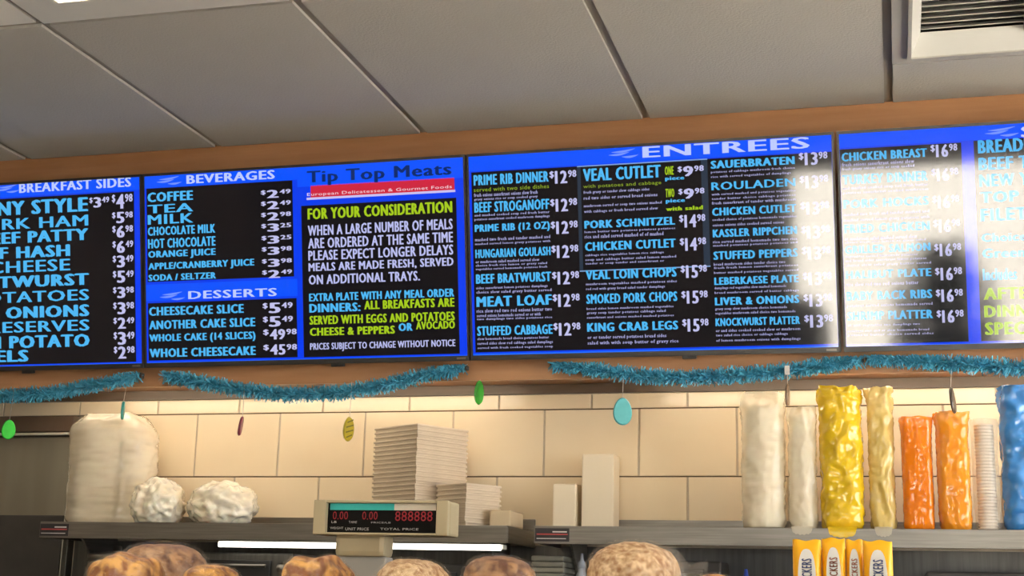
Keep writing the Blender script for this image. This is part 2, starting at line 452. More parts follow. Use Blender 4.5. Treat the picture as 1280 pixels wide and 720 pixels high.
MENU_2 = [
    ('COFFEE', 'c', 0.016, 0.154, 0.0522, 0.0786),
    ('TEA', 'c', 0.016, 0.154, 0.0864, 0.1095),
    ('MILK', 'c', 0.016, 0.154, 0.1139, 0.1403),
    ('CHOCOLATE MILK', 'c', 0.016, 0.219, 0.1469, 0.1711),
    ('HOT CHOCOLATE', 'c', 0.016, 0.219, 0.1799, 0.2063),
    ('ORANGE JUICE', 'c', 0.016, 0.219, 0.2129, 0.2371),
    ('APPLE/CRANBERRY JUICE', 'c', 0.016, 0.332, 0.2459, 0.2700),
    ('SODA / SELTZER', 'c', 0.016, 0.219, 0.2777, 0.2953),
    ('2.49', 'p', 0.354, 0.441, 0.0636, 0.0851),
    ('2.49', 'p', 0.354, 0.441, 0.0937, 0.1153),
    ('2.98', 'p', 0.354, 0.441, 0.1239, 0.1454),
    ('3.25', 'p', 0.354, 0.441, 0.1540, 0.1755),
    ('3.25', 'p', 0.354, 0.441, 0.1863, 0.2078),
    ('3.98', 'p', 0.354, 0.441, 0.2164, 0.2378),
    ('3.98', 'p', 0.354, 0.441, 0.2486, 0.2700),
    ('2.49', 'p', 0.354, 0.441, 0.2786, 0.3001),
    ('BEVERAGES', 'h', 0.135, 0.396, 0.0101, 0.0342),
    ('DESSERTS', 'h', 0.135, 0.396, 0.3268, 0.3486),
    ('CHEESECAKE SLICE', 'c', 0.016, 0.299, 0.3666, 0.3907),
    ('ANOTHER CAKE SLICE', 'c', 0.016, 0.332, 0.4039, 0.4279),
    ('WHOLE CAKE (14 SLICES)', 'c', 0.016, 0.332, 0.4411, 0.4673),
    ('WHOLE CHEESECAKE', 'c', 0.016, 0.332, 0.4804, 0.5045),
    ('5.49', 'p', 0.354, 0.441, 0.3661, 0.3940),
    ('5.49', 'p', 0.354, 0.441, 0.4026, 0.4304),
    ('49.98', 'p', 0.354, 0.451, 0.4368, 0.4647),
    ('45.98', 'p', 0.354, 0.451, 0.4775, 0.5053),
    ('Tip Top Meats', 't', 0.488, 0.891, 0.0192, 0.0598),
    ('European Delicatessen & Gourmet Foods', 'b', 0.488, 0.891, 0.0774, 0.0880),
    ('FOR YOUR CONSIDERATION', 'l', 0.488, 0.891, 0.1188, 0.1487),
    ('WHEN A LARGE NUMBER OF MEALS', 'w', 0.488, 0.891, 0.1643, 0.1920),
    ('ARE ORDERED AT THE SAME TIME', 'w', 0.488, 0.891, 0.1984, 0.2261),
    ('PLEASE EXPECT LONGER DELAYS', 'w', 0.488, 0.891, 0.2314, 0.2580),
    ('MEALS ARE MADE FRESH, SERVED', 'w', 0.488, 0.891, 0.2644, 0.2899),
    ('ON ADDITIONAL TRAYS.', 'w', 0.488, 0.799, 0.2963, 0.3218),
    ('EXTRA PLATE WITH ANY MEAL ORDER', 'c', 0.488, 0.891, 0.3452, 0.3665),
    ('DINNERS:', 'c', 0.488, 0.633, 0.3729, 0.3962),
    ('ALL BREAKFASTS ARE', 'l', 0.643, 0.891, 0.3694, 0.3925),
    ('SERVED WITH EGGS AND POTATOES', 'l', 0.488, 0.891, 0.4047, 0.4281),
    ('CHEESE & PEPPERS', 'l', 0.488, 0.727, 0.4365, 0.4577),
    ('OR', 'c', 0.737, 0.776, 0.4309, 0.4517),
    ('AVOCADO', 'l', 0.785, 0.891, 0.4281, 0.4488),
    ('PRICES SUBJECT TO CHANGE WITHOUT NOTICE', 'w', 0.488, 0.891, 0.4768, 0.5001),
]
MENU_3 = [
    ('PRIME RIB DINNER', 'c', 0.020, 0.219, 0.0554, 0.0823),
    ('*', 'd', 0.020, 0.219, 0.1031, 0.1113),
    ('', 'd', 0.020, 0.219, 0.1155, 0.1227),
    ('12.98', 'p', 0.221, 0.291, 0.0563, 0.0889),
    ('BEEF STROGANOFF', 'c', 0.020, 0.219, 0.1257, 0.1526),
    ('*', 'd', 0.020, 0.219, 0.1568, 0.1640),
    ('', 'd', 0.020, 0.219, 0.1671, 0.1743),
    ('12.98', 'p', 0.221, 0.291, 0.1277, 0.1602),
    ('PRIME RIB (12 OZ)', 'c', 0.020, 0.219, 0.1835, 0.2083),
    ('*', 'd', 0.020, 0.219, 0.2187, 0.2259),
    ('', 'd', 0.020, 0.219, 0.2311, 0.2373),
    ('12.98', 'p', 0.221, 0.291, 0.1847, 0.2172),
    ('HUNGARIAN GOULASH', 'c', 0.020, 0.219, 0.2475, 0.2701),
    ('*', 'd', 0.020, 0.219, 0.2764, 0.2826),
    ('', 'd', 0.020, 0.219, 0.2867, 0.2929),
    ('', 'd', 0.020, 0.219, 0.2960, 0.3021),
    ('12.98', 'p', 0.221, 0.291, 0.2457, 0.2782),
    ('BEEF BRATWURST', 'c', 0.020, 0.219, 0.3113, 0.3360),
    ('*', 'd', 0.020, 0.219, 0.3443, 0.3515),
    ('', 'd', 0.020, 0.219, 0.3546, 0.3629),
    ('12.98', 'p', 0.221, 0.291, 0.3127, 0.3452),
    ('MEAT LOAF', 'c', 0.020, 0.219, 0.3689, 0.3957),
    ('*', 'd', 0.020, 0.219, 0.4019, 0.4101),
    ('', 'd', 0.020, 0.219, 0.4142, 0.4214),
    ('', 'd', 0.020, 0.219, 0.4245, 0.4307),
    ('12.98', 'p', 0.221, 0.291, 0.3695, 0.4019),
    ('STUFFED CABBAGE', 'c', 0.020, 0.219, 0.4450, 0.4696),
    ('*', 'd', 0.020, 0.219, 0.4748, 0.4820),
    ('', 'd', 0.020, 0.219, 0.4861, 0.4943),
    ('', 'd', 0.020, 0.219, 0.4984, 0.5045),
    ('12.98', 'p', 0.221, 0.291, 0.4424, 0.4748),
    ('served with two side dishes', 'g', 0.020, 0.219, 0.0887, 0.0990),
    ('VEAL CUTLET', 'c', 0.308, 0.506, 0.0551, 0.0875),
    ('*', 'd', 0.308, 0.506, 0.1119, 0.1200),
    ('', 'd', 0.308, 0.506, 0.1261, 0.1332),
    ('', 'd', 0.308, 0.506, 0.1464, 0.1544),
    ('', 'd', 0.308, 0.506, 0.1605, 0.1686),
    ('PORK SCHNITZEL', 'c', 0.308, 0.538, 0.1867, 0.2069),
    ('*', 'd', 0.308, 0.538, 0.2131, 0.2192),
    ('', 'd', 0.308, 0.538, 0.2232, 0.2313),
    ('CHICKEN CUTLET', 'c', 0.308, 0.538, 0.2413, 0.2635),
    ('*', 'd', 0.308, 0.538, 0.2717, 0.2777),
    ('', 'd', 0.308, 0.538, 0.2828, 0.2898),
    ('', 'd', 0.308, 0.538, 0.2929, 0.2989),
    ('VEAL LOIN CHOPS', 'c', 0.308, 0.538, 0.3119, 0.3361),
    ('*', 'd', 0.308, 0.538, 0.3443, 0.3513),
    ('', 'd', 0.308, 0.538, 0.3564, 0.3634),
    ('SMOKED PORK CHOPS', 'c', 0.308, 0.538, 0.3724, 0.3966),
    ('*', 'd', 0.308, 0.538, 0.4067, 0.4128),
    ('', 'd', 0.308, 0.538, 0.4168, 0.4238),
    ('', 'd', 0.308, 0.538, 0.4289, 0.4349),
    ('KING CRAB LEGS', 'c', 0.308, 0.538, 0.4449, 0.4670),
    ('*', 'd', 0.308, 0.538, 0.4771, 0.4872),
    ('', 'd', 0.308, 0.538, 0.4912, 0.5012),
    ('with potatoes and cabbage', 'g', 0.308, 0.506, 0.0957, 0.1069),
    ('14.98', 'p', 0.548, 0.613, 0.1838, 0.2156),
    ('14.98', 'p', 0.548, 0.613, 0.2414, 0.2732),
    ('15.98', 'p', 0.548, 0.613, 0.3092, 0.3409),
    ('15.98', 'p', 0.548, 0.613, 0.3726, 0.4043),
    ('15.98', 'p', 0.548, 0.613, 0.4419, 0.4735),
    ('9.98', 'p', 0.548, 0.613, 0.0628, 0.0887),
    ('ONE', 'l', 0.516, 0.538, 0.0607, 0.0826),
    ('piece', 'c', 0.516, 0.564, 0.0866, 0.0986),
    ('9.98', 'p', 0.548, 0.613, 0.1186, 0.1444),
    ('TWO', 'l', 0.516, 0.538, 0.1166, 0.1385),
    ('piece', 'c', 0.516, 0.564, 0.1425, 0.1545),
    ('with salad', 'l', 0.516, 0.608, 0.1622, 0.1722),
    ('SAUERBRATEN', 'c', 0.630, 0.834, 0.0535, 0.0733),
    ('*', 'd', 0.630, 0.834, 0.0793, 0.0853),
    ('', 'd', 0.630, 0.834, 0.0912, 0.0971),
    ('13.98', 'p', 0.844, 0.912, 0.0464, 0.0776),
    ('ROULADEN', 'c', 0.630, 0.834, 0.1069, 0.1267),
    ('*', 'd', 0.630, 0.834, 0.1347, 0.1406),
    ('', 'd', 0.630, 0.834, 0.1456, 0.1515),
    ('', 'd', 0.630, 0.834, 0.1555, 0.1614),
    ('13.98', 'p', 0.844, 0.912, 0.1029, 0.1341),
    ('CHICKEN CUTLET', 'c', 0.630, 0.834, 0.1702, 0.1900),
    ('*', 'd', 0.630, 0.834, 0.1970, 0.2039),
    ('', 'd', 0.630, 0.834, 0.2098, 0.2157),
    ('13.98', 'p', 0.844, 0.912, 0.1672, 0.1983),
    ('KASSLER RIPPCHEN', 'c', 0.630, 0.834, 0.2235, 0.2433),
    ('*', 'd', 0.630, 0.834, 0.2513, 0.2572),
    ('', 'd', 0.630, 0.834, 0.2611, 0.2670),
    ('13.98', 'p', 0.844, 0.912, 0.2255, 0.2566),
    ('STUFFED PEPPERS', 'c', 0.630, 0.834, 0.2778, 0.2985),
    ('*', 'd', 0.630, 0.834, 0.3065, 0.3124),
    ('', 'd', 0.630, 0.834, 0.3163, 0.3222),
    ('', 'd', 0.630, 0.834, 0.3281, 0.3340),
    ('13.98', 'p', 0.844, 0.912, 0.2760, 0.3070),
    ('LEBERKAESE PLATE', 'c', 0.630, 0.834, 0.3418, 0.3606),
    ('*', 'd', 0.630, 0.834, 0.3655, 0.3724),
    ('', 'd', 0.630, 0.834, 0.3774, 0.3833),
    ('13.98', 'p', 0.844, 0.912, 0.3381, 0.3691),
    ('LIVER & ONIONS', 'c', 0.630, 0.834, 0.3911, 0.4107),
    ('*', 'd', 0.630, 0.834, 0.4167, 0.4236),
    ('', 'd', 0.630, 0.834, 0.4275, 0.4344),
    ('13.98', 'p', 0.844, 0.912, 0.3904, 0.4214),
    ('KNOCKWURST PLATTER', 'c', 0.630, 0.834, 0.4422, 0.4618),
    ('*', 'd', 0.630, 0.834, 0.4698, 0.4757),
    ('', 'd', 0.630, 0.834, 0.4815, 0.4884),
    ('', 'd', 0.630, 0.834, 0.4943, 0.5012),
    ('13.98', 'p', 0.844, 0.912, 0.4407, 0.4717),
    ('ENTREES', 'h', 0.461, 0.871, 0.0082, 0.0363),
]
MENU_4 = [
    ('CHICKEN BREAST', 'c', 0.012, 0.210, 0.0524, 0.0736),
    ('*', 'd', 0.012, 0.210, 0.0776, 0.0853),
    ('', 'd', 0.012, 0.210, 0.0892, 0.0969),
    ('16.98', 'p', 0.218, 0.279, 0.0456, 0.0761),
    ('TURKEY DINNER', 'c', 0.012, 0.210, 0.1065, 0.1297),
    ('*', 'd', 0.012, 0.210, 0.1356, 0.1433),
    ('', 'd', 0.012, 0.210, 0.1472, 0.1539),
    ('16.98', 'p', 0.218, 0.279, 0.1027, 0.1332),
    ('PORK HOCKS', 'c', 0.012, 0.210, 0.1664, 0.1876),
    ('*', 'd', 0.012, 0.210, 0.1993, 0.2051),
    ('', 'd', 0.012, 0.210, 0.2128, 0.2205),
    ('16.98', 'p', 0.218, 0.279, 0.1674, 0.1978),
    ('FRIED CHICKEN', 'c', 0.012, 0.210, 0.2262, 0.2474),
    ('*', 'd', 0.012, 0.210, 0.2572, 0.2649),
    ('', 'd', 0.012, 0.210, 0.2678, 0.2726),
    ('16.98', 'p', 0.218, 0.279, 0.2244, 0.2547),
    ('GRILLED SALMON', 'c', 0.012, 0.210, 0.2773, 0.2966),
    ('*', 'd', 0.012, 0.210, 0.3015, 0.3072),
    ('', 'd', 0.012, 0.210, 0.3111, 0.3178),
    ('', 'd', 0.012, 0.210, 0.3226, 0.3284),
    ('16.98', 'p', 0.218, 0.279, 0.2813, 0.3116),
    ('HALIBUT PLATE', 'c', 0.012, 0.210, 0.3380, 0.3572),
    ('*', 'd', 0.012, 0.210, 0.3669, 0.3746),
    ('16.98', 'p', 0.218, 0.279, 0.3382, 0.3685),
    ('BABY BACK RIBS', 'c', 0.012, 0.210, 0.3880, 0.4091),
    ('*', 'd', 0.012, 0.210, 0.4188, 0.4265),
    ('16.98', 'p', 0.218, 0.279, 0.3893, 0.4196),
    ('SHRIMP PLATTER', 'c', 0.012, 0.210, 0.4360, 0.4571),
    ('*', 'd', 0.012, 0.210, 0.4668, 0.4725),
    ('', 'd', 0.012, 0.210, 0.4802, 0.4860),
    ('', 'd', 0.012, 0.210, 0.4898, 0.4955),
    ('16.98', 'p', 0.218, 0.279, 0.4385, 0.4687),
    ('BREADED PORK CHOP', 'c', 0.325, 0.667, 0.0407, 0.0728),
    ('BEEF TENDERLOIN', 'c', 0.325, 0.645, 0.0823, 0.1125),
    ('NEW YORK STEAK', 'c', 0.325, 0.623, 0.1219, 0.1521),
    ('TOP SIRLOIN', 'c', 0.325, 0.592, 0.1634, 0.1898),
    ('FILET MIGNON', 'c', 0.325, 0.623, 0.2030, 0.2331),
    ('Choice of soup or salad', 'c', 0.325, 0.667, 0.2614, 0.2877),
    ('Green beans', 'c', 0.325, 0.523, 0.2971, 0.3197),
    ('Includes', 'c', 0.325, 0.401, 0.3441, 0.3723),
    ('AFTER 4 PM', 'l', 0.325, 0.554, 0.3893, 0.4174),
    ('DINNER HOUR', 'l', 0.325, 0.592, 0.4305, 0.4587),
    ('SPECIALS', 'l', 0.325, 0.499, 0.4699, 0.4999),
    ('STEAKS', 'h', 0.422, 0.645, 0.0143, 0.0406),
]
TVW, TVH, TILT = 0.926, 0.5325, math.radians(10.83)
WORDS = ('served with potatoes red cabbage soup or salad bread butter choice of two sides fresh vegetables '
         'gravy sauerkraut rice mashed and homemade dumplings tender slow cooked lemon onions mushroom').split()
def T2L(a, b):
    return a - 0.465, TVH - b
def tv(idx, left, label):
    t = thing('menu_screen', label, 'screen', (left + 0.465, 3.43, 2.126), (TILT, 0, 0), group='menu screens on the wooden bulkhead')
    hw = TVW / 2
    MB().bbox(-hw, hw, 0.004, 0.020, 0.0, TVH, 0.003).bbox(-hw + 0.08, hw - 0.08, 0.020, 0.034, 0.06, TVH - 0.08, 0.005).build('housing', M_BLACK, t)
    bz = MB()
    bz.box(-hw, -hw + 0.0055, -0.0015, 0.004, 0, TVH).box(hw - 0.0055, hw, -0.0015, 0.004, 0, TVH)
    bz.box(-hw + 0.0055, hw - 0.0055, -0.0015, 0.004, TVH - 0.007, TVH).box(-hw + 0.0055, hw - 0.0055, -0.0015, 0.004, 0, 0.013)
    bz.build('bezel', M_BLACK, t)
    for sx in (-0.2, 0.2):
        MB().box(sx - 0.018, sx + 0.018, 0.020, 0.030, 0.005, 0.055).tube([(sx, 0.03, 0.40), (sx, 0.095, 0.413)], 0.012).build('wall_bracket', M_BLACK2, t)
    MB().bbox(0.08, 0.115, 0.002, 0.016, -0.008, 0.001, 0.002).build('sensor', M_BLACK, t)
    MB().box(hw - 0.034, hw - 0.010, -0.0022, -0.0014, 0.004, 0.009).build('badge', M_STEEL, t)
    s = MB().box(-hw + 0.0055, hw - 0.0055, 0.0, 0.0039, 0.013, TVH - 0.007).build('screen', S_BLUE, t)
    def panel(name, a0, a1, b0, b1, m, y=-0.0003):
        x0, z1 = T2L(a0, b0)
        x1, z0 = T2L(a1, b1)
        x0, x1 = max(x0, -hw + 0.006), min(x1, hw - 0.006)
        z0, z1 = max(z0, 0.0133), min(z1, TVH - 0.0073)
        return MB().add([(x0, y, z0), (x1, y, z0), (x1, y, z1), (x0, y, z1)], [(0, 1, 2, 3)]).build(name, m, s)
    def logo(a0, b0, w=0.075, h=0.024):
        x0, z1 = T2L(a0, b0)
        m = MB()
        for (p0, p1, q0, q1) in ((0.10, 0.9, 0.95, 0.55), (0.0, 0.7, 0.62, 0.30), (0.45, 1.0, 0.28, 0.10)):
            pts = []
            n = 9
            for k in range(n + 1):
                u = p0 + (p1 - p0) * k / n
                pts.append((u, q1 + (q0 - q1) * (0.35 + 0.65 * k / n)))
            for k in range(n, -1, -1):
                u = p0 + (p1 - p0) * k / n
                wv = math.sin(math.pi * k / n) * 0.20 + 0.03
                pts.append((u, q1 + (q0 - q1) * (0.35 + 0.65 * k / n) - wv))
            m.add([(x0 + u * w, -0.0009, z1 - h + vv * h) for u, vv in pts], [tuple(range(len(pts) - 1, -1, -1))])
        m.build('menu_logo', S_LOGO, s)
    return t, s, panel, logo

def fill_text(s, rows):
    rnd = random.Random(11)
    for txt, c, a0, a1, b0, b1 in rows:
        x0, z1 = T2L(a0, b0)
        x1, z0 = T2L(a1, b1)
        mb = MB()
        y = -0.0009
        if c == 'd':
            words, n = [], 0
            while n < 40 * min(1.0, (x1 - x0) / 0.22):
                wd = rnd.choice(WORDS)
                words.append(wd)
                n += len(wd) + 1
            put_text(mb, ' '.join(words), x0, x1 - rnd.choice((0, 0, 0.01, 0.03)), z0 - 0.0006, z1 + 0.0006, y, 0.03, 1)
            mb.build('description_text', TXT['d'], s)
        elif c == 'p':
            d, ct = txt.split('.')
            h, w = z1 - z0, x1 - x0
            nd = 0.40 if len(d) == 1 else 0.46
            put_text(mb, '$', x0, x0 + 0.17 * w, z0 + 0.42 * h, z1, y, 0.03, 2)
            put_text(mb, d, x0 + 0.20 * w, x0 + (0.20 + nd) * w, z0, z1, y, 0.035, 2)
            put_text(mb, ct, x0 + (0.23 + nd) * w, x1, z0 + 0.45 * h, z1, y, 0.03, 2)
            mb.build('price_text', TXT['p'], s)
        else:
            bold = {'h': 0.03, 't': 0.025, 'b': 0.01, 'g': 0.01, 'w': 0.034}.get(c, 0.046)
            if (x1 - x0) / (z1 - z0) / len(txt) > 1.25:
                bold = min(bold, 0.022)
            put_text(mb, txt, x0, x1, z0, z1, y, bold, 2)
            mb.build({'h': 'heading_text', 't': 'title_text', 'b': 'banner_text'}.get(c, 'menu_text'), TXT[c], s)

SLOT = (-2.896, -1.966, -1.036, -0.103)
t, s, panel, logo = tv(0, SLOT[0], 'menu screen headed BREAKFAST SIDES with cyan item list')
panel('header_band', 0, 0.93, 0, 0.042, S_HEAD)
panel('black_panel', 0.02, 0.905, 0.046, 0.515, S_BLACK)
panel('edge_band', 0, 0.93, 0.518, 0.53, S_EDGE)
logo(0.47, 0.006)
fill_text(s, MENU_1)

t, s, panel, logo = tv(1, SLOT[1], 'menu screen headed BEVERAGES and DESSERTS with notice column')
panel('header_band', 0, 0.46, 0, 0.040, S_HEAD)
panel('header_band', 0.46, 0.93, 0, 0.060, S_HEAD)
panel('black_panel', 0.013, 0.446, 0.041, 0.298, S_BLACK)
panel('header_band', 0, 0.455, 0.305, 0.350, S_HEAD)
panel('black_panel', 0.013, 0.452, 0.356, 0.513, S_BLACK)
panel('black_panel', 0.470, 0.902, 0.111, 0.514, S_BLACK)
panel('red_banner', 0.498, 0.898, 0.058, 0.090, S_RED)
panel('pale_strip', 0.486, 0.900, 0.090, 0.096, S_PALE)
panel('edge_band', 0, 0.93, 0.518, 0.53, S_EDGE)
logo(0.045, 0.010)
logo(0.050, 0.326)
fill_text(s, MENU_2)

t, s, panel, logo = tv(2, SLOT[2], 'menu screen headed ENTREES with three columns of dishes')
panel('header_band', 0, 0.93, 0, 0.045, S_HEAD)
panel('black_panel', 0.014, 0.922, 0.048, 0.512, S_BLACK)
panel('outline_bar', 0.293, 0.302, 0.050, 0.312, S_SLATE, -0.0005)
panel('outline_bar', 0.606, 0.622, 0.050, 0.312, S_SLATE, -0.0005)
panel('outline_bar', 0.293, 0.622, 0.047, 0.050, S_LINE, -0.0005)
panel('outline_bar', 0.293, 0.622, 0.312, 0.315, S_LINE, -0.0005)
panel('edge_band', 0, 0.93, 0.516, 0.53, S_EDGE)
logo(0.375, 0.010)
fill_text(s, MENU_3)

t, s, panel, logo = tv(3, SLOT[3], 'menu screen washed out by window glare beside the ENTREES screen')
panel('header_band', 0, 0.93, 0, 0.040, S_HEAD)
panel('black_panel', 0.006, 0.288, 0.044, 0.514, S_BLACK)
panel('black_panel', 0.316, 0.922, 0.042, 0.514, S_BLACK)
panel('edge_band', 0, 0.93, 0.518, 0.53, S_EDGE)
logo(0.342, 0.012)
fill_text(s, MENU_4)

# ------------------------------------------------------------------ back shelves
SHZ0, SHZ = 1.664, 1.708
M_STICK_K = mat('sticker_black', (0.02, 0.018, 0.02), 0.4, color2=(0.03, 0.025, 0.03), scale=20)
M_STICK_R = mat('sticker_red', (0.45, 0.05, 0.05), 0.4, color2=(0.5, 0.07, 0.06), scale=20)
M_STICK_W = mat('sticker_white', (0.65, 0.62, 0.6), 0.4, color2=(0.7, 0.67, 0.64), scale=20)
def shelf(x0, x1, z0, z1, label, sticker=True):
    t = thing('steel_shelf', label, 'shelf', ((x0 + x1) / 2, 3.42, z0))
    w, h = (x1 - x0) / 2, z1 - z0
    MB().bbox(-w, w, 0.004, 0.291, h - 0.004, h, 0.001).build('shelf_board', M_STEEL, t)
    MB().bbox(-w, w, 0.0, 0.004, 0, h, 0.0015).build('front_lip', M_STEEL, t)
    for sx in (-1, 1):
        MB().box(sx * w - 0.002, sx * w + 0.002, 0.004, 0.285, 0.002, h - 0.004).build('end_lip', M_STEEL, t)
    MB().bbox(-w, w, 0.282, 0.291, h, h + 0.034, 0.001).build('back_upstand', M_STEEL, t)
    for bx in (-w + 0.07, w - 0.07):
        MB().add([(bx - 0.003, 0.285, h - 0.005), (bx - 0.003, 0.06, h - 0.005), (bx - 0.003, 0.285, -0.16),
                  (bx + 0.003, 0.285, h - 0.005), (bx + 0.003, 0.06, h - 0.005), (bx + 0.003, 0.285, -0.16)],
                 [(0, 1, 2), (5, 4, 3), (0, 3, 4, 1), (1, 4, 5, 2), (2, 5, 3, 0)]).build('bracket', M_STEEL, t)
    if sticker:
        k = MB().box(-w + 0.002, -w + 0.088, -0.0012, -0.0002, 0.006, h - 0.006).build('sticker', M_STICK_K, t)
        MB().box(-w + 0.006, -w + 0.084, -0.0016, -0.0012, 0.022, 0.025).build('sticker_stripe', M_STICK_R, k)
        m = MB()
        m.box(-w + 0.006, -w + 0.080, -0.0016, -0.0012, 0.012, 0.014)
        m.box(-w + 0.046, -w + 0.082, -0.0016, -0.0012, 0.028, 0.031)
        m.build('sticker_print', M_STICK_W, k)
    return t
shelf(-2.236, -0.925, SHZ0, SHZ, 'steel wall shelf carrying crumpled bags and foam tray stacks')
shelf(-0.855, 1.75, SHZ0, SHZ, 'steel wall shelf carrying yellow, orange and blue sleeves')
shelf(-2.236, -0.925, 1.366, 1.40, 'lower steel shelf under the lit lamp strip', False)
shelf(-0.90, 1.75, 1.366, 1.40, 'lower steel shelf under the coloured sleeves', False)

# lamp strip under the first shelf
M_STRIP = mat('lamp_strip', (0.9, 0.9, 0.86), 0.4, emit=(1.0, 0.93, 0.80), strength=4.0)
t = thing('shelf_lamp', 'glowing white lamp strip under the steel shelf', 'lamp', (-1.335, 3.452, 1.648))
MB().bbox(-0.39, 0.39, 0.012, 0.045, 0.004, 0.0158, 0.002).build('housing', M_WHITE, t)
MB().bbox(-0.386, 0.386, 0.0, 0.012, 0.0, 0.0145, 0.003).build('tube', M_STRIP, t)

# ------------------------------------------------------------------ steel cabinet at the left end
t = thing('steel_cabinet', 'built-in stainless steel refrigerator with rail and dark header', 'refrigerator', (-2.79, 3.655, 0))
MB().bbox(-0.48, 0.48, 0.026, 0.059, 0.0, 2.034, 0.003).build('body', M_DSTEEL, t)
M_DOOR = mat('door_steel', (0.30, 0.29, 0.24), 0.33, metal=0.85, color2=(0.40, 0.385, 0.32), scale=2.2, stretch=(3, 1, 0.4))
M_HEADER = mat('cabinet_header', (0.10, 0.065, 0.045), 0.4, color2=(0.13, 0.085, 0.055), scale=4)
MB().bbox(-0.48, 0.48, 0.0, 0.026, 1.984, 2.030, 0.002).build('header', M_HEADER, t)
for s_ in (-1, 1):
    d = MB().bbox(min(s_ * 0.004, s_ * 0.478), max(s_ * 0.004, s_ * 0.478), 0.004, 0.026, 1.30, 1.968, 0.003).build('door', M_DOOR, t)
    MB().tube([(s_ * 0.03, -0.03, 1.36), (s_ * 0.03, -0.03, 1.66)], 0.010).box(s_ * 0.03 - 0.008, s_ * 0.03 + 0.008, -0.03, 0.004, 1.38, 1.40).box(s_ * 0.03 - 0.008, s_ * 0.03 + 0.008, -0.03, 0.004, 1.62, 1.64).build('handle', M_STEEL, d)
    MB().bbox(min(s_ * 0.004, s_ * 0.478), max(s_ * 0.004, s_ * 0.478), 0.004, 0.026, 0.12, 1.28, 0.003).build('door', M_DOOR, t)
MB().tube([(-0.47, -0.006, 1.976), (0.47, -0.006, 1.976)], 0.004).build('rail', M_WHITE, t)
MB().bbox(-0.42, 0.475, -0.004, 0.0035, 1.32, 1.740, 0.002).build('lower_panel', M_BLACK2, t)

# ------------------------------------------------------------------ tinsel garland
GP = [(-3.2, 2.10), (-2.9, 2.07), (-2.65, 2.055), (-2.417, 2.057), (-2.265, 2.061), (-2.166, 2.076), (-2.045, 2.093), (-1.991, 2.106), (-1.91, 2.106), (-1.85, 2.094),
      (-1.681, 2.063), (-1.564, 2.048), (-1.405, 2.048), (-1.272, 2.067), (-1.142, 2.096), (-1.056, 2.110),
      (-0.823, 2.115), (-0.719, 2.098), (-0.597, 2.079), (-0.478, 2.073), (-0.321, 2.078), (-0.206, 2.088), (-0.111, 2.102), (-0.062, 2.109),
      (-0.046, 2.114), (0.037, 2.106), (0.164, 2.093), (0.305, 2.081), (0.45, 2.08), (0.62, 2.095), (0.78, 2.112)]
M_TINSEL = mat('blue_tinsel', (0.06, 0.33, 0.50), 0.4, metal=0.1, color2=(0.09, 0.44, 0.64), scale=60)
rnd = random.Random(3)
def garland(x0, x1, label):
    pts = [Vector((x, 3.441, z)) for x, z in GP if x0 <= x <= x1]
    core = MB().tube(pts, 0.004, 6)
    vs, fs = [], []
    for i in range(len(pts) - 1):
        a, b = pts[i], pts[i + 1]
        for k in range(int((b - a).length * 5200)):
            p = a.lerp(b, rnd.random())
            th = rnd.uniform(0, 2 * math.pi)
            d = Vector((rnd.uniform(-0.9, 0.9), math.cos(th), math.sin(th))).normalized()
            e = p + d * rnd.uniform(0.013, 0.027)
            e.y = min(e.y, 3.4645)
            e.z = min(e.z, 2.117)
            w = d.cross(Vector((rnd.uniform(-1, 1), rnd.uniform(-1, 1), rnd.uniform(-1, 1)))).normalized() * 0.0013
            o = len(vs)
            vs += [p - w, p + w, e + w, e - w]
            fs.append((o, o + 1, o + 2, o + 3))
    t = thing('tinsel_garland', label, 'garland', (0, 0, 0), group='blue tinsel garlands under the screens')
    c = core.add(vs, fs).build('tinsel', M_TINSEL, t)
    for q in (pts[0], pts[-1]):
        MB().bbox(q.x - 0.007, q.x + 0.007, 3.446, 3.4655, q.z - 0.004, min(q.z + 0.012, 2.117), 0.002).build('clip', M_BLACK2, t)
    return t
garland(-3.3, -1.99, 'blue tinsel garland under the BREAKFAST SIDES screen')
garland(-1.93, -1.03, 'blue tinsel garland under the BEVERAGES and DESSERTS screen')
garland(-0.85, -0.06, 'blue tinsel garland under the ENTREES screen')
garland(-0.05, 0.85, 'blue tinsel garland under the glare-washed screen')

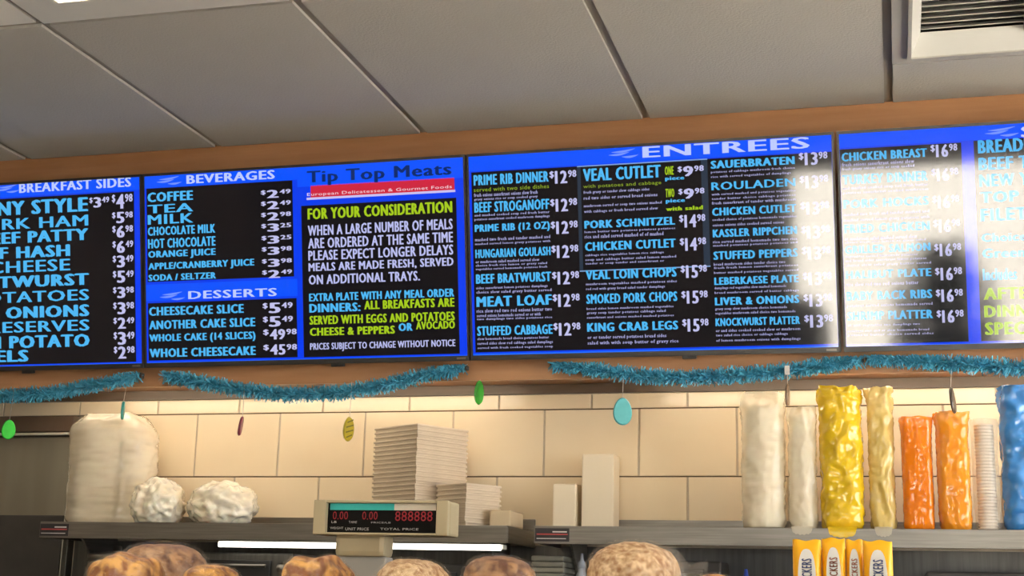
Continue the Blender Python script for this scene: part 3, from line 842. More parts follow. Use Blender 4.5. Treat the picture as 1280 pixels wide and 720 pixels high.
# ------------------------------------------------------------------ hanging paper eggs
def egg(x, z, h, colors, label, turn, tilt=0.0, stripes=False, clip=False, top=2.075):
    t = thing('egg_ornament', label, 'ornament', (x, 3.425, z - h / 2), group='egg ornaments hanging from the garland')
    w = h * 0.68
    n = 28
    out = []
    for k in range(n):
        a = 2 * math.pi * k / n
        out.append((math.sin(a) * w / 2 * (1.0 - 0.12 * math.cos(a)), h / 2 + math.cos(a) * h / 2 * 1.0))
    R = Matrix.Rotation(turn, 3, 'Z') @ Matrix.Rotation(tilt, 3, 'X')
    R = Matrix.Rotation(tilt, 3, 'Y') @ Matrix.Rotation(turn, 3, 'Z')
    def P(u, y, v):
        q = R @ Vector((u, y, v - h / 2))
        return (q.x, q.y, q.z + h / 2)
    m = MB()
    th = 0.0035
    vs = [P(u, -th, v) for u, v in [(0.9 * u_, h / 2 + 0.9 * (v_ - h / 2)) for u_, v_ in out]] + [P(u, 0, v) for u, v in out] + [P(u, th, v) for u, v in [(0.9 * u_, h / 2 + 0.9 * (v_ - h / 2)) for u_, v_ in out]]
    fs = [tuple(range(n - 1, -1, -1)), tuple(range(2 * n, 3 * n))]
    for k in range(n):
        for L in (0, n):
            fs.append((L + k, L + (k + 1) % n, L + n + (k + 1) % n, L + n + k))
    e = m.add(vs, fs)
    me = recalc(e.mesh('egg'))
    eg = link('egg', me, mat('egg_' + colors[0], colors[1], 0.35, color2=colors[2], scale=30), t)
    if stripes:
        sm = MB()
        for c in (-0.30, -0.1, 0.1, 0.3):
            hw_ = 0.38 * w * math.sqrt(max(0.05, 1 - (c * 2.2) ** 2))
            for y in (-th - 0.0004, th + 0.0004):
                zc = h / 2 + c * h
                sm.add([P(-hw_, y, zc - 0.006), P(hw_, y, zc + 0.004), P(hw_, y, zc + 0.008), P(-hw_, y, zc - 0.002)], [(0, 1, 2, 3)])
        sm.build('stripe', mat('egg_stripe', (0.12, 0.10, 0.02), 0.5, color2=(0.15, 0.12, 0.02), scale=30), eg)
    MB().tube([P(0, 0, h), (0, 0.006, top - (z - h / 2))], 0.0008, 5).build('string', mat('string', (0.5, 0.45, 0.4), 0.7, color2=(0.55, 0.5, 0.45), scale=50), t)
    if clip:
        MB().bbox(-0.006, 0.006, -0.003, 0.003, top - (z - h / 2) - 0.022, top - (z - h / 2), 0.001).build('clip', M_STICK_W, t)
    return t
egg(-2.368, 1.960, 0.055, ('green', (0.02, 0.50, 0.03), (0.03, 0.62, 0.05)), 'bright green egg ornament in front of the steel refrigerator', 0.7)
egg(-2.018, 2.009, 0.052, ('teal_dark', (0.02, 0.25, 0.22), (0.03, 0.32, 0.28)), 'dark teal egg ornament turned edge-on above the tall clear bag', 1.98)
egg(-1.665, 1.963, 0.053, ('maroon', (0.16, 0.02, 0.04), (0.22, 0.03, 0.05)), 'maroon egg ornament turned edge-on over the cream tiles', 1.88, 0.14)
egg(-1.359, 1.952, 0.065, ('olive', (0.32, 0.25, 0.01), (0.42, 0.33, 0.02)), 'olive yellow striped egg ornament beside the tall tray stack', 1.33, 0.05, True)
egg(-1.009, 2.042, 0.063, ('leaf_green', (0.02, 0.20, 0.02), (0.05, 0.42, 0.04)), 'dark green egg ornament turned sideways under the screen gap', 1.36, 0.04)
egg(-0.638, 1.989, 0.069, ('turquoise', (0.09, 0.40, 0.43), (0.11, 0.46, 0.49)), 'turquoise oval egg ornament facing out over plain tiles', 0.30)
egg(-0.236, 2.024, 0.055, ('brown', (0.16, 0.10, 0.06), (0.22, 0.14, 0.09)), 'thin brown egg ornament edge-on above the clear white sleeves', 1.50, 0.03, False, True, 2.095)
egg(0.143, 2.005, 0.063, ('black', (0.035, 0.022, 0.015), (0.06, 0.035, 0.02)), 'blackish egg ornament edge-on above the orange sleeves', 1.36, -0.10)

# ------------------------------------------------------------------ goods on the shelves
def ridged(p, s):
    return 1 - abs(noise.noise(p * s)) * 2
def sleeve_mesh(w, d, h, seed, amp=0.004, gather=0.10, lean=0.0, n=56, m=64, sq=2.6, shrink=0.22):
    off = Vector((seed * 3.7, seed * 1.3, seed * 2.1))
    vs, fs = [], []
    for j in range(m + 1):
        v_ = j / m
        z = h * v_
        ins = 1.0
        if v_ < 0.04:
            ins = 0.90 + 0.10 * v_ / 0.04
        if v_ > 1 - gather:
            q_ = (v_ - (1 - gather)) / gather
            ins = 1 - shrink * q_ ** 1.5
        for k in range(n):
            a = 2 * math.pi * k / n
            c, s_ = math.cos(a), math.sin(a)
            rr = (abs(c) ** sq + abs(s_) ** sq) ** (-1 / sq)
            p = Vector((c * 0.6, s_ * 0.6, z * 9)) + off
            q = Vector((c * 1.6, s_ * 1.6, z * 40)) + off
            dr = amp * (ridged(p, 2.0) + 0.55 * ridged(q, 1.3) + 0.4 * ridged(p, 6)) * (1 + 1.2 * max(0, v_ - 0.85) / 0.15)
            x = (w / 2 * rr * ins - 0.004 + dr) * c + lean * v_ * v_
            y = (d / 2 * rr * ins - 0.004 + dr) * s_
            zz = z + (amp * 1.8 * noise.noise(p * 3) if v_ > 0.9 else 0)
            vs.append((x, y, zz))
    for j in range(m):
        for k in range(n):
            fs.append((j * n + k, j * n + (k + 1) % n, (j + 1) * n + (k + 1) % n, (j + 1) * n + k))
    fs.append(tuple(range(n - 1, -1, -1)))
    fs.append(tuple(m * n + k for k in range(n)))
    return MB().add(vs, fs)
def ribs(r, h, step, depth=0.003):
    prof = []
    z = 0.0
    while z < h - step:
        prof += [(r - depth, z), (r, z + step * 0.25), (r, z + step * 0.6), (r - depth, z + step * 0.75)]
        z += step
    return prof
def film(name, c, alpha, rough=0.11):
    return mat(name, c, rough, alpha=alpha, color2=tuple(min(1, q * 1.12) for q in c), scale=14, coat=0.35)
F_CLEAR = film('film_clear', (0.96, 0.86, 0.68), 0.42)
F_LIDS = film('film_lids', (0.92, 0.86, 0.76), 0.22)
F_WHITE = film('film_white', (0.94, 0.84, 0.68), 0.42)
F_YEL = film('film_yellow', (0.78, 0.52, 0.015), 0.86)
F_PYEL = film('film_pale_yellow', (0.76, 0.58, 0.20), 0.72)
F_ORG = film('film_orange', (0.95, 0.24, 0.004), 0.75)
F_ORG2 = film('film_light_orange', (0.95, 0.36, 0.02), 0.70)
F_BLUE = film('film_blue', (0.05, 0.24, 0.62), 0.88)
C_WHITE = mat('foam_white', (0.92, 0.82, 0.66), 0.6, color2=(0.95, 0.86, 0.70), scale=20)
C_ORG = mat('cup_orange', (0.92, 0.24, 0.004), 0.4, color2=(0.95, 0.28, 0.006), scale=20)
C_YEL = mat('cup_yellow', (0.84, 0.60, 0.05), 0.4, color2=(0.87, 0.64, 0.07), scale=20)
C_LID = mat('lid_clear', (0.80, 0.72, 0.62), 0.25, color2=(0.84, 0.76, 0.66), scale=20)
C_BLUE = mat('cup_blue', (0.05, 0.22, 0.60), 0.4, color2=(0.06, 0.25, 0.65), scale=20)
def sleeve(x0, x1, ztop, fm, cm, label, seed, amp=0.004, y=3.495, step=0.009, gather=0.10, fill=0.93, lean=0.0, shrink=0.16, sq=2.6):
    w, h = x1 - x0, ztop - SHZ
    t = thing('cup_sleeve', label, 'cup sleeve', ((x0 + x1) / 2, y, SHZ + 0.0005), group='plastic sleeves on the steel shelf')
    MB().lathe(ribs(w / 2 - 0.009, h * fill, step), 26).build('cup_stack', cm, t, (0, 0, 0.002), smooth=False)
    sleeve_mesh(w, w * 0.95, h, seed, amp, gather, lean, sq=sq, shrink=shrink).build('wrap', fm, t, smooth=True)
    return t
sleeve(-0.354, -0.250, 2.035, F_CLEAR, C_WHITE, 'wide clear sleeve of white cups at the end of the row', 1, 0.004)
sleeve(-0.242, -0.174, 2.000, F_CLEAR, C_WHITE, 'narrow clear sleeve of white cups beside the yellow sleeve', 2, 0.003, y=3.485)
sleeve(-0.162, -0.070, 2.046, F_YEL, C_YEL, 'bright yellow crumpled plastic sleeve of cups', 3, 0.0060, gather=0.16, fill=0.84, shrink=0.14, sq=3.2)
sleeve(-0.050, 0.004, 2.046, F_PYEL, C_YEL, 'pale yellow plastic sleeve between bright yellow and orange sleeves', 4, 0.0050, gather=0.16, fill=0.84, shrink=0.12, sq=3.2)
sleeve(0.022, 0.095, 1.974, F_ORG, C_ORG, 'deep orange cup sleeve next to the pale yellow sleeve', 5, 0.0022, gather=0.03, step=0.007, shrink=0.03, sq=4)
sleeve(0.103, 0.177, 1.983, F_ORG2, C_ORG, 'lighter orange cup sleeve beside the ribbed clear sleeve', 6, 0.0032, y=3.49, gather=0.03, step=0.007, shrink=0.03, sq=4)
sleeve(0.181, 0.244, 1.969, F_LIDS, C_LID, 'clear ribbed sleeve of lids between orange and blue sleeves', 7, 0.002, gather=0.05, step=0.0075, fill=0.97)
sleeve(0.250, 0.345, 2.044, F_BLUE, C_BLUE, 'tall blue plastic sleeve of cups', 8, 0.005, gather=0.10)

def bag_tail(x, w, m, seed, drop):
    par = [o for o in COL.objects if o.name.startswith('cup_sleeve') and o.parent is None and abs(o.location.x - x) < 0.02][0]
    n = 14
    prof = ((3.452, 1.7120), (3.435, 1.7115), (3.4185, 1.7110), (3.4150, 1.704), (3.4145, 1.704 - drop * 0.6), (3.4140, 1.704 - drop))
    vs, fs = [], []
    for j, (y, z) in enumerate(prof):
        for k in range(n + 1):
            u = k / n - 0.5
            wv = 0.0012 * math.sin(k * 1.9 + seed + j)
            dz = -0.5 * drop * (1 - (2 * u) ** 2) * (1 if j == 5 else 0.4 if j == 4 else 0) + wv * (j > 3)
            vs.append((u * w * (1 - 0.25 * j / 5), y - 0.0012 - abs(wv) - par.location.y, z + dz + (abs(wv) if j < 3 else 0) - par.location.z))
    for j in range(5):
        for k in range(n):
            a = j * (n + 1) + k
            fs.append((a, a + 1, a + n + 2, a + n + 1))
    MB().add(vs, fs).build('bag_tail', m, par, smooth=True)
bag_tail(-0.116, 0.075, F_YEL, 1, 0.012)
bag_tail(-0.208, 0.055, F_CLEAR, 2, 0.008)
bag_tail(-0.023, 0.045, F_CLEAR, 3, 0.010)

# tall clear bag of foam bowls
t = thing('clear_bag', 'tall clear plastic bag of white foam bowls beside the refrigerator', 'plastic bag', (-2.106, 3.555, SHZ + 0.0005))
MB().lathe(ribs(0.062, 0.275, 0.012, 0.004), 30, (-0.040, -0.01, 0.002)).build('bowl_stack', C_WHITE, t)
MB().lathe(ribs(0.050, 0.245, 0.012, 0.004), 30, (0.062, 0.02, 0.002)).build('bowl_stack', C_WHITE, t)
sleeve_mesh(0.240, 0.165, 0.305, 21, 0.0045, 0.16, -0.012, sq=3.0, shrink=0.40).build('bag_film', F_WHITE, t, smooth=True)

# crumpled white bags
def crumple(w, d, h, seed, name_amp=0.16):
    bm = bmesh.new()
    bmesh.ops.create_icosphere(bm, subdivisions=5, radius=1)
    off = Vector((seed * 5.1, seed * 2.3, seed))
    for v_ in bm.verts:
        n_ = v_.co.normalized()
        f_ = 1 + name_amp * (ridged(n_ + off, 1.8) * 1.1 + ridged(n_ + off, 3.7) * 0.65 + ridged(n_ + off, 8) * 0.16)
        v_.co = Vector((n_.x * f_ * w / 2.3, n_.y * f_ * d / 2.3, n_.z * f_ * h / 2.2))
    z0 = -h * 0.40
    for v_ in bm.verts:
        v_.co.z = max(v_.co.z, z0) - z0
    bm.verts.index_update()
    mb = MB().add([v_.co.copy() for v_ in bm.verts], [[v_.index for v_ in f_.verts] for f_ in bm.faces])
    bm.free()
    return mb
M_CRUMP = mat('white_bag_plastic', (0.92, 0.81, 0.62), 0.2, color2=(0.97, 0.89, 0.73), scale=18, coat=0.5, subsurf=0.15)
tag(crumple(0.140, 0.14, 0.128, 4).build('crumpled_bag', M_CRUMP, None, (-1.914, 3.468, SHZ + 0.001), smooth=True), 'small crumpled white plastic bag against the tall clear bag', 'plastic bag')
tag(crumple(0.185, 0.14, 0.122, 9).build('crumpled_bag', M_CRUMP, None, (-1.738, 3.50, SHZ + 0.001), smooth=True), 'larger crumpled white plastic bag on the shelf near bare tiles', 'plastic bag')

# foam tray stacks
M_TRAY = mat('foam_tray', (0.62, 0.51, 0.38), 0.55, color2=(0.67, 0.56, 0.42), scale=12)
def tray_mesh(s_, h):
    return MB().bbox(-s_ / 2, s_ / 2, -s_ / 2, s_ / 2, h * 0.45, h * 0.97, 0.0018).bbox(-s_ / 2 + 0.003, s_ / 2 - 0.003, -s_ / 2 + 0.003, s_ / 2 - 0.003, 0, h * 0.5, 0.001).mesh('foam_tray')
tmesh = tray_mesh(0.178, 0.0118)
tmesh.materials.append(M_TRAY)
for k in range(22):
    o = link('foam_tray', tmesh, None, None, (-1.207 + rnd.uniform(-.001, .001), 3.565, SHZ + 0.0005 + k * 0.0118), (0, 0, math.radians(45 + 14 + rnd.uniform(-0.3, 0.3))))
    tag(o, 'tan square foam tray in the tall stack behind the scale', 'foam tray', 'foam trays in the tall stack')
tmesh2 = tray_mesh(0.120, 0.0118)
tmesh2.materials.append(M_TRAY)
for k in range(9):
    o = link('foam_tray', tmesh2, None, None, (-1.055 + rnd.uniform(-.001, .001), 3.515, SHZ + 0.0005 + k * 0.0118), (0, 0, math.radians(45 + 12 + rnd.uniform(-1, 1))))
    tag(o, 'small tan foam tray in the short stack beside the tall stack', 'foam tray', 'foam trays in the short stack')

# cartons
M_CARTON = mat('tan_carton', (0.60, 0.47, 0.30), 0.6, color2=(0.65, 0.52, 0.34), scale=6)
M_WRAPP = mat('kraft_wrap', (0.84, 0.73, 0.55), 0.5, color2=(0.88, 0.77, 0.59), scale=5)
def carton(x0, x1, y0, y1, h, m, label, rz=0.0, tape=True):
    t = thing('carton', label, 'carton', ((x0 + x1) / 2, (y0 + y1) / 2, SHZ + 0.0005), (0, 0, rz))
    w, d = (x1 - x0) / 2, (y1 - y0) / 2
    MB().bbox(-w, w, -d, d, 0, h, 0.004).build('box', m, t)
    MB().box(-w + 0.001, -0.0008, -d + 0.001, d - 0.001, h, h + 0.0012).build('flap', m, t)
    MB().box(0.0008, w - 0.001, -d + 0.001, d - 0.001, h, h + 0.0012).build('flap', m, t)
    if tape:
        MB().box(-0.011, 0.011, -d - 0.0006, -d, h * 0.55, h + 0.001).build('tape', mat('tape', (0.55, 0.42, 0.26), 0.25, color2=(0.6, 0.46, 0.3), scale=9), t)
    return t
carton(-0.985, -0.930, 3.47, 3.60, 0.040, M_CARTON, 'flat tan carton at the end of the shelf beside the short stack', 0.0, False)
carton(-0.853, -0.792, 3.60, 3.69, 0.118, M_WRAPP, 'low kraft carton at the start of the long shelf', 0, False)
carton(-0.779, -0.694, 3.61, 3.69, 0.196, M_WRAPP, 'upright kraft carton standing before bare tiles', 0, False)

# ------------------------------------------------------------------ things on the lower shelf
LZ = 1.4005
M_CLOTH = mat('grey_cloth', (0.17, 0.165, 0.13), 0.8, color2=(0.23, 0.22, 0.18), scale=20)
cm = MB()
for k in range(17):
    jx = rnd.uniform(-0.002, 0.002)
    cm.bbox(-0.042 + jx, 0.042 + jx, -0.07, 0.07, k * 0.014, k * 0.014 + 0.0135, 0.005)
tag(cm.build('folded_cloths', M_CLOTH, None, (-0.835, 3.55, LZ)), 'pile of grey folded cloths under the shelf gap', 'cloth pile')
def bottle(x, y, r, h, m, mc, label):
    t = thing('bottle', label, 'bottle', (x, y, LZ))
    MB().lathe([(r * 0.9, 0), (r, 0.006), (r, h * 0.66), (r * 0.85, h * 0.74), (r * 0.42, h * 0.82), (r * 0.40, h * 0.86)], 24).build('bottle_body', m, t, smooth=True)
    MB().lathe([(r * 0.46, h * 0.855), (r * 0.46, h * 0.91), (r * 0.22, h * 0.93), (r * 0.14, h)], 20).build('cap', mc, t, smooth=True)
M_SQ = mat('bottle_white', (0.38, 0.42, 0.48), 0.4, color2=(0.44, 0.48, 0.54), scale=9)
M_BLUECAP = mat('blue_cap', (0.03, 0.06, 0.30), 0.4, color2=(0.04, 0.08, 0.36), scale=9)
bottle(-0.752, 3.50, 0.022, 0.245, M_SQ, M_SQ, 'pale grey bottle beside the pile of cloths')
bottle(-0.345, 3.47, 0.026, 0.212, M_SQ, M_BLUECAP, 'pale bottle with blue cap under the clear sleeves')
def appliance(x0, x1, y0, y1, h, m, label, name='toaster_oven', cat='toaster oven'):
    t = thing(name, label, cat, ((x0 + x1) / 2, y0, LZ))
    w, d = (x1 - x0) / 2, y1 - y0
    MB().bbox(-w, w, 0.01, d, 0.01, h, 0.006).build('body', m, t)
    dr = MB().bbox(-w + 0.012, w * 0.55, 0.002, 0.01, 0.03, h - 0.02, 0.002).build('door', M_BLACK, t)
    MB().tube([(-w + 0.03, -0.012, h - 0.035), (w * 0.5, -0.012, h - 0.035)], 0.005).build('handle', M_STEEL, dr)
    for k in range(3):
        kz = 0.05 + k * (h - 0.09) / 2
        MB().lathe([(0.014, 0), (0.014, 0.006), (0.010, 0.016)], 18).build('knob', M_STEEL, t, (w * 0.78, 0.008, kz), (math.radians(90), 0, 0), smooth=True)
    for fx in (-w + 0.02, w - 0.02):
        MB().box(fx - 0.01, fx + 0.01, 0.02, d - 0.01, 0, 0.011).build('foot', M_BLACK, t)
appliance(-1.80, -1.53, 3.50, 3.68, 0.236, M_DSTEEL, 'dark steel toaster oven under the shelf near the lamp strip')
appliance(-1.40, -1.00, 3.54, 3.69, 0.215, M_BLACK2, 'wide black toaster oven behind the scale')
appliance(-0.60, -0.41, 3.52, 3.69, 0.232, M_BLACK2, 'black toaster oven under the bare tile stretch')
appliance(-0.22, -0.03, 3.52, 3.69, 0.222, M_DSTEEL, 'dark steel toaster oven behind the yellow packets')
appliance(0.07, 0.36, 3.50, 3.69, 0.215, M_BLACK2, 'black toaster oven under the orange sleeves')
t = thing('steel_canister', 'blue-grey steel canister under the tall clear bag', 'canister', (-2.06, 3.53, LZ))
MB().lathe([(0.072, 0), (0.075, 0.004), (0.075, 0.205), (0.073, 0.21)], 36).build('canister_body', M_STEEL, t, smooth=True)
MB().lathe([(0.078, 0.21), (0.078, 0.226), (0.03, 0.234), (0.012, 0.236), (0.012, 0.247), (0.008, 0.25)], 36).build('lid', M_STEEL, t, smooth=True)

# ------------------------------------------------------------------ back counter and bread case (below the frame)
t = thing('back_counter', 'steel back counter under the wall shelves', 'counter', (-0.35, 3.39, 0))
MB().bbox(-1.88, 2.2, 0.03, 0.30, 0.10, 0.86, 0.004).build('counter_body', M_DSTEEL, t)
MB().bbox(-1.90, 2.22, 0.0, 0.31, 0.86, 0.90, 0.004).build('counter_top', M_STEEL, t)
MB().box(-1.86, 2.18, 0.05, 0.30, 0.0, 0.10).build('kick', M_BLACK2, t)
CT = 1.45
t = thing('display_case', 'long deli display case with glass front and steel top', 'display case', (-0.75, 1.72, 0))
MB().bbox(-2.2, 2.0, 0.0, 0.90, 0.08, 0.62, 0.006).build('base', M_STEEL, t)
MB().box(-2.15, 1.95, 0.03, 0.88, 0.0, 0.08).build('kick', M_BLACK2, t)
for k in range(3):
    MB().box(-2.18 + k * 1.4, -0.80 + k * 1.4, 0.012, 0.020, 0.62, 1.42).build('glass_pane', M_CASEGLASS, t)
MB().bbox(-2.19, 1.99, 0.80, 0.88, 0.62, 1.42, 0.004).build('rear_panel', M_DSTEEL, t)
MB().bbox(-2.18, 1.98, 0.10, 0.79, 0.98, 1.00, 0.003).build('inner_shelf', M_STEEL, t)
for sx in (-2.195, 1.985):
    MB().box(sx - 0.01, sx + 0.01, 0.02, 0.80, 0.62, 1.42).build('side_panel', M_STEEL, t)
MB().bbox(-2.22, 2.02, -0.01, 0.91, 1.42, CT, 0.004).build('case_top', M_STEEL, t)

# low slatted riser under the bread
BZ = 1.500
t = thing('bread_riser', 'low wooden slatted riser under the bread bags', 'riser', (-0.76, 1.92, CT + 0.0005))
M_PINE = mat('pine', (0.42, 0.27, 0.13), 0.6, color2=(0.50, 0.33, 0.17), scale=6, stretch=(1, 12, 12))
for k in range(6):
    MB().bbox(-0.62, 0.60, k * 0.082, k * 0.082 + 0.068, 0.036, 0.049, 0.003).build('slat', M_PINE, t)
for k in (-0.56, 0.0, 0.56):
    MB().bbox(k - 0.02, k + 0.02, 0.0, 0.478, 0.0, 0.036, 0.002).build('bearer', M_PINE, t)

# bread in plastic bags on the case
M_GOLD = mat('golden_crust', (0.24, 0.07, 0.008), 0.4, color2=(0.74, 0.40, 0.10), scale=55, contrast=0.10, detail=5, bump=0.4, bscale=60)
M_BROWN = mat('brown_crust', (0.12, 0.035, 0.012), 0.45, color2=(0.50, 0.27, 0.12), scale=60, contrast=0.14, detail=5, bump=0.4, bscale=60)
M_OAT = mat('oat_crust', (0.36, 0.17, 0.06), 0.6, color2=(0.78, 0.57, 0.33), scale=110, contrast=0.14, detail=6, bump=0.5, bscale=80)
M_FILM = mat('bread_film', (0.95, 0.92, 0.86), 0.06, alpha=0.07, color2=(1, 0.97, 0.92), scale=12, coat=1.0)
def loaf(x0, x1, y, ztop, m, label, seed, style, d=None, film_tail=False):
    w, h = x1 - x0, ztop - BZ
    d = d or w * 0.95
    t = thing('bagged_bread', label, 'bread', ((x0 + x1) / 2, y, BZ + 0.0002), group='bread bags on the wooden riser')
    off = Vector((seed * 2.1, seed * 4.4, seed))
    def blob(amp, grow, sub, crk, fmul):
        bm = bmesh.new()
        bmesh.ops.create_icosphere(bm, subdivisions=sub, radius=1)
        for v_ in bm.verts:
            n_ = v_.co.normalized()
            k = 1.0
            if style == 'braid':
                k += 0.10 * math.cos(n_.x * 7 + 2.2 * n_.y + seed) * (0.4 + 0.6 * max(0, n_.z)) + 0.05 * math.cos(n_.y * 9 - n_.x * 4)
            elif style == 'score':
                k += 0.05 * noise.noise(n_ * 1.6 + off) - 0.06 * math.exp(-((n_.x * 2.6 + 0.9 * n_.y) % 0.9 - 0.45) ** 2 / 0.006) * max(0, n_.z)
            else:
                k += 0.05 * noise.noise(n_ * 3 + off) + 0.03 * noise.noise(n_ * 8 + off)
            k += amp * (ridged(n_ + off, 3.0 * fmul) * 0.6 + ridged(n_ + off, 6.5 * fmul) * 0.4)
            sgn = lambda q_, e_: math.copysign(abs(q_) ** e_, q_)
            v_.co = Vector((sgn(n_.x, 0.85) * k * (w / 2 * 0.93) * grow, sgn(n_.y, 0.85) * k * (d / 2 * 0.93) * grow, sgn(n_.z, 0.80) * k * h / 2 * 0.95 * grow))
        for v_ in bm.verts:
            v_.co.z = max(v_.co.z + h / 2 * 0.93, 0.0 if grow > 1 else 0.002)
        bm.verts.index_update()
        mb = MB().add([v_.co.copy() for v_ in bm.verts], [[v_.index for v_ in f_.verts] for f_ in bm.faces])
        bm.free()
        return mb
    blob(0.010, 0.955, 5, 0, 2).build('loaf', m, t, smooth=True)
    fl = blob(0.085, 0.985, 5, 0, 1.7)
    if film_tail:
        n = 14
        vs, fs = [], []
        for j in range(8):
            q_ = j / 7
            for k in range(n):
                a = 2 * math.pi * k / n
                r = (0.5 - 0.42 * min(1, q_ * 2) + 0.25 * max(0, q_ - 0.5)) * h * (1 + 0.25 * math.sin(3 * a + 5 * q_))
                vs.append((w * 0.38 + q_ * 0.05, math.cos(a) * r, h * 0.55 + math.sin(a) * r * 0.8))
        for j in range(7):
            for k in range(n):
                fs.append((j * n + k, j * n + (k + 1) % n, (j + 1) * n + (k + 1) % n, (j + 1) * n + k))
        fl.add(vs, fs)
    fl.build('bag_film', M_FILM, t, smooth=True)
    return t
loaf(-1.246, -1.140, 2.08, 1.580, M_GOLD, 'golden braided bread in a clear bag in front of the brown loaf', 1, 'braid', 0.17)
loaf(-1.318, -1.158, 2.28, 1.610, M_BROWN, 'brown scored loaf in clear bag behind the golden braid', 2, 'score', 0.18)
loaf(-1.088, -1.000, 2.08, 1.566, M_GOLD, 'small low golden roll in clear bag beside brown loaf', 3, 'oat', 0.13)
loaf(-0.912, -0.812, 2.08, 1.582, M_GOLD, 'golden braided bread in a clear bag before the scale post', 4, 'braid', 0.20)
loaf(-0.752, -0.648, 2.06, 1.580, M_OAT, 'light tan loaf in clear bag beside the dark brown scored loaf', 5, 'score', 0.20)
loaf(-0.690, -0.560, 2.27, 1.596, M_BROWN, 'dark brown scored loaf in clear bag beside the light tan loaf', 6, 'score', 0.14)
loaf(-0.445, -0.298, 2.10, 1.613, M_OAT, 'large oat-crusted loaf in clear bag with loose end', 7, 'oat', 0.22, True)
loaf(-0.276, -0.205, 2.00, 1.562, M_GOLD, 'small golden roll in clear bag beside the oat loaf', 8, 'oat', 0.11)

# ------------------------------------------------------------------ deli scale
M_BEIGE = mat('beige_plastic', (0.42, 0.36, 0.23), 0.45, color2=(0.46, 0.40, 0.26), scale=9)
M_POST = mat('grey_post', (0.36, 0.36, 0.34), 0.4, color2=(0.40, 0.40, 0.38), scale=9)
M_TEAL = mat('teal_label', (0.03, 0.48, 0.46), 0.4, color2=(0.04, 0.53, 0.51), scale=9)
M_PANEL = mat('display_black', (0.006, 0.006, 0.006), 0.3, ior=1.2, color2=(0.008, 0.008, 0.008), scale=9)
M_CREAML = mat('cream_label', (0.80, 0.74, 0.62), 0.4, color2=(0.83, 0.77, 0.65), scale=9)
M_LED = mat('red_led', (0.1, 0.0, 0.0), 0.4, emit=(0.16, 0.006, 0.012), strength=1.0, color2=(0.12, 0, 0), scale=9)
M_PRINT = mat('pale_print', (0.45, 0.45, 0.45), 0.4, color2=(0.5, 0.5, 0.5), scale=9)
t = thing('deli_scale', 'beige deli scale with red digit display on a post', 'scale', (-0.905, 2.50, CT + 0.0005))
MB().bbox(-0.16, 0.16, -0.02, 0.11, 0.0, 0.07, 0.012).build('base', M_BEIGE, t)
MB().bbox(-0.15, 0.15, -0.015, 0.105, 0.078, 0.084, 0.003).tube([(0, 0.04, 0.07), (0, 0.04, 0.08)], 0.03, 16).build('weighing_pan', M_STEEL, t)
MB().bbox(-0.086, 0.006, -0.016, 0.022, 0.05, 0.142, 0.004).build('post', M_POST, t)
MB().bbox(-0.094, 0.004, -0.024, 0.030, 0.141, 0.184, 0.010).build('neck', M_BEIGE, t)
hd = MB().bbox(-0.132, 0.128, -0.026, 0.034, 0.180, 0.243, 0.005).build('display_head', M_BEIGE, t)
fr = MB()
for (a, b, c, d) in ((-0.132, -0.108, 0.180, 0.243), (0.106, 0.128, 0.180, 0.243), (-0.108, 0.106, 0.180, 0.184), (-0.108, 0.106, 0.238, 0.243)):
    fr.bbox(a, b, -0.040, -0.026, c, d, 0.0015)
fr.build('display_rim', M_BEIGE, hd)
MB().box(-0.108, 0.106, -0.0285, -0.0262, 0.184, 0.238).build('display_panel', M_PANEL, hd)
MB().box(-0.104, 0.022, -0.0296, -0.0286, 0.2255, 0.2375).build('teal_label', M_TEAL, hd)
MB().box(0.022, 0.102, -0.0296, -0.0286, 0.2255, 0.2375).build('cream_label', M_CREAML, hd)
led = MB()
put_text(led, '0.00', -0.098, -0.068, 0.208, 0.223, -0.0290, 0.0)
put_text(led, '0.00', -0.040, -0.010, 0.208, 0.223, -0.0290, 0.0)
put_text(led, '888888', 0.024, 0.096, 0.206, 0.224, -0.0290, 0.0)
led.build('red_digits', M_LED, hd)
pt = MB()
for tx, a, b, c, d in (('LB', -0.100, -0.090, 0.2015, 0.2055), ('TARE', -0.066, -0.050, 0.2015, 0.2055), ('PRICE/LB', -0.022, 0.016, 0.2015, 0.2045), ('WEIGHT', -0.102, -0.076, 0.1905, 0.1945),
                       ('UNIT PRICE', -0.072, -0.026, 0.1885, 0.1935), ('TOTAL PRICE', -0.004, 0.070, 0.1895, 0.1935)):
    put_text(pt, tx, a, b, c, d, -0.0290, 0.0)
pt.build('panel_print', M_PRINT, hd)

# ------------------------------------------------------------------ yellow packets
M_YPACK = mat('yellow_packet', (0.88, 0.43, 0.005), 0.35, color2=(0.92, 0.48, 0.01), scale=12)
M_OVAL = mat('white_oval', (0.82, 0.80, 0.76), 0.4, color2=(0.86, 0.84, 0.80), scale=12)
M_NAVY = mat('navy_print', (0.06, 0.09, 0.30), 0.4, color2=(0.07, 0.10, 0.33), scale=12)
M_REDP = mat('red_print', (0.50, 0.14, 0.08), 0.4, color2=(0.55, 0.16, 0.10), scale=12)
PK = ((-0.134, -0.096, 1.604, 0.0, 'first yellow snack packet with white oval next to the oat loaf', M_NAVY), (-0.0955, -0.0645, 1.607, 0.004, 'yellow snack packet with white oval beside the end packet by the bread', M_REDP),
      (-0.0640, -0.0415, 1.6055, 0.010, 'narrowest yellow snack packet with white oval in the row', M_REDP), (-0.0410, -0.003, 1.604, 0.0, 'wide yellow snack packet at the row end away from the bread', M_NAVY))
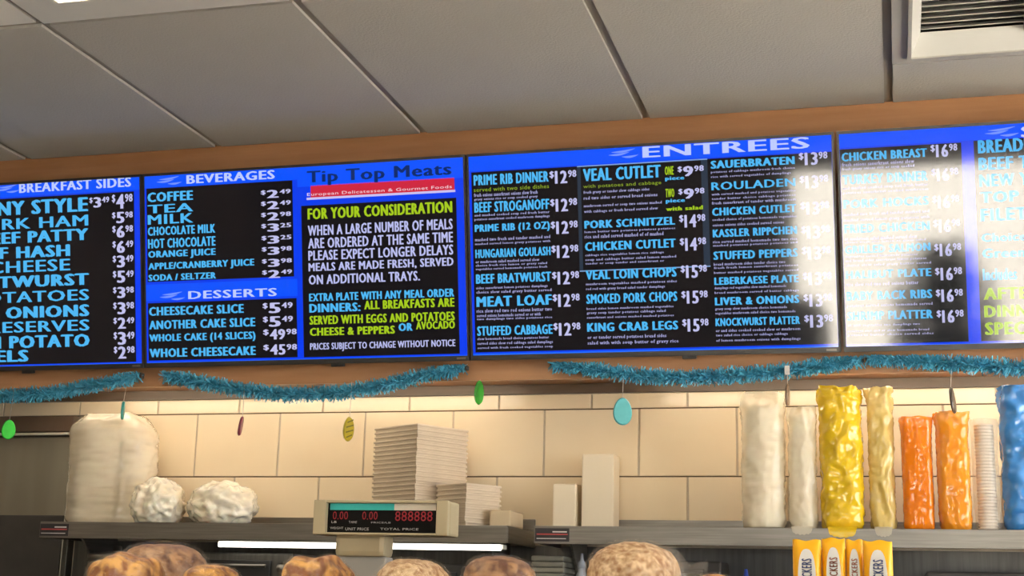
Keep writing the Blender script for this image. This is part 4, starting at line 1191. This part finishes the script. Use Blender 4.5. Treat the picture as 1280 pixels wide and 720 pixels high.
for x0, x1, zt_, dy, lab, pm in PK:
    w, h = x1 - x0, zt_ - CT
    t = thing('snack_packet', lab, 'snack packet', ((x0 + x1) / 2, 1.985 + dy, CT + 0.0005), (0, 0, 0), 'yellow snack packets on the display case')
    m = MB()
    n, mm = 12, 16
    def dep(u, v_):
        return 0.011 * (max(0.0, 1 - (2 * u - 1) ** 4) ** 0.5) * (1 - max(0, (v_ - 0.80) / 0.20) ** 1.2) + 0.0006
    vs, fs = [], []
    for sgn in (-1, 1):
        for j in range(mm + 1):
            for k in range(n + 1):
                u, v_ = k / n, j / mm
                vs.append(((u - 0.5) * w, sgn * dep(u, v_), v_ * h + (0.0012 * math.sin(u * 9 + x0 * 90) if v_ > 0.95 else 0)))
    L = (n + 1) * (mm + 1)
    for s_ in (0, 1):
        for j in range(mm):
            for k in range(n):
                a = s_ * L + j * (n + 1) + k
                q = (a, a + 1, a + n + 2, a + n + 1)
                fs.append(q if s_ == 0 else q[::-1])
    for j in range(mm):
        for k in (0, n):
            a = j * (n + 1) + k
            fs.append((a, a + n + 1, L + a + n + 1, L + a))
    for k in range(n):
        for j in (0, mm):
            a = j * (n + 1) + k
            fs.append((a, a + 1, L + a + 1, L + a))
    m.add(vs, fs)
    pk = link('pouch', recalc(m.mesh('pouch', True)), M_YPACK, t)
    ov = MB()
    cz, rz, rx = h * 0.50, h * 0.42, w * 0.32
    pts = []
    for k in range(28):
        a = 2 * math.pi * k / 28
        uu, vv = math.copysign(abs(math.cos(a)) ** 0.75, math.cos(a)), math.copysign(abs(math.sin(a)) ** 0.6, math.sin(a))
        pts.append((uu * rx, -0.0128, cz + vv * rz))
    ov.add(pts, [tuple(range(28))])
    ov.build('oval_label', M_OVAL, t)
    tx = MB()
    put_text(tx, 'ORIGINAL RICE CRACKERS', -rx * 0.55, rx * 0.55, cz - rz * 0.80, cz + rz * 0.80, -0.0132, 0.03, 2, True)
    tx.build('label_print', pm, t)

# ------------------------------------------------------------------ plant added by the window as a dark shape in the screen reflection
t = thing('added_potted_shrub', 'added dark leafy potted shrub by the front window', 'plant', (0.42, WY0 + 0.34, 0))
MB().lathe([(0.13, 0), (0.17, 0.30), (0.185, 0.30), (0.185, 0.34), (0.165, 0.34), (0.16, 0.31)], 28).build('pot', M_POT, t, smooth=True)
MB().tube([(0, 0, 0.30), (0.02, 0.01, 0.7), (-0.01, 0, 1.05)], [0.02, 0.015, 0.01]).build('stem', M_POT, t)
lf = MB()
for k in range(1500):
    a = rnd.uniform(0, 2 * math.pi)
    zz = rnd.uniform(0.42, 1.45)
    rr = rnd.uniform(0.04, 0.36) * math.sqrt(max(0.05, 1 - ((zz - 0.80) / 0.62) ** 2))
    p = Vector((rr * math.cos(a), rr * math.sin(a), zz))
    d = Vector((math.cos(a), math.sin(a), rnd.uniform(-0.5, 0.6))).normalized()
    s_ = d.cross(Vector((0, 0, 1))).normalized() * 0.05
    L = rnd.uniform(0.10, 0.16)
    lf.add([p, p + d * L * 0.5 + s_, p + d * L, p + d * L * 0.5 - s_], [(0, 1, 2, 3)])
fo = lf.build('foliage', M_LEAF, t)
fo['kind'] = 'stuff'

t = thing('added_waste_bin', 'added tall dark domed waste bin by the front window', 'waste bin', (-0.60, WY0 + 0.30, 0))  # unseen bin, added to darken part of the screen reflection
MB().lathe([(0.17, 0), (0.18, 0.02), (0.19, 0.78), (0.195, 0.80)], 32).build('bin_body', M_BLACK2, t, smooth=True)
MB().lathe([(0.20, 0.80), (0.20, 0.84), (0.185, 0.95), (0.13, 1.05), (0.05, 1.10), (0.01, 1.11)], 32).build('dome_lid', M_BLACK2, t, smooth=True)
MB().bbox(-0.09, 0.09, 0.176, 0.20, 0.86, 0.95, 0.004).build('flap', M_STEEL, t)
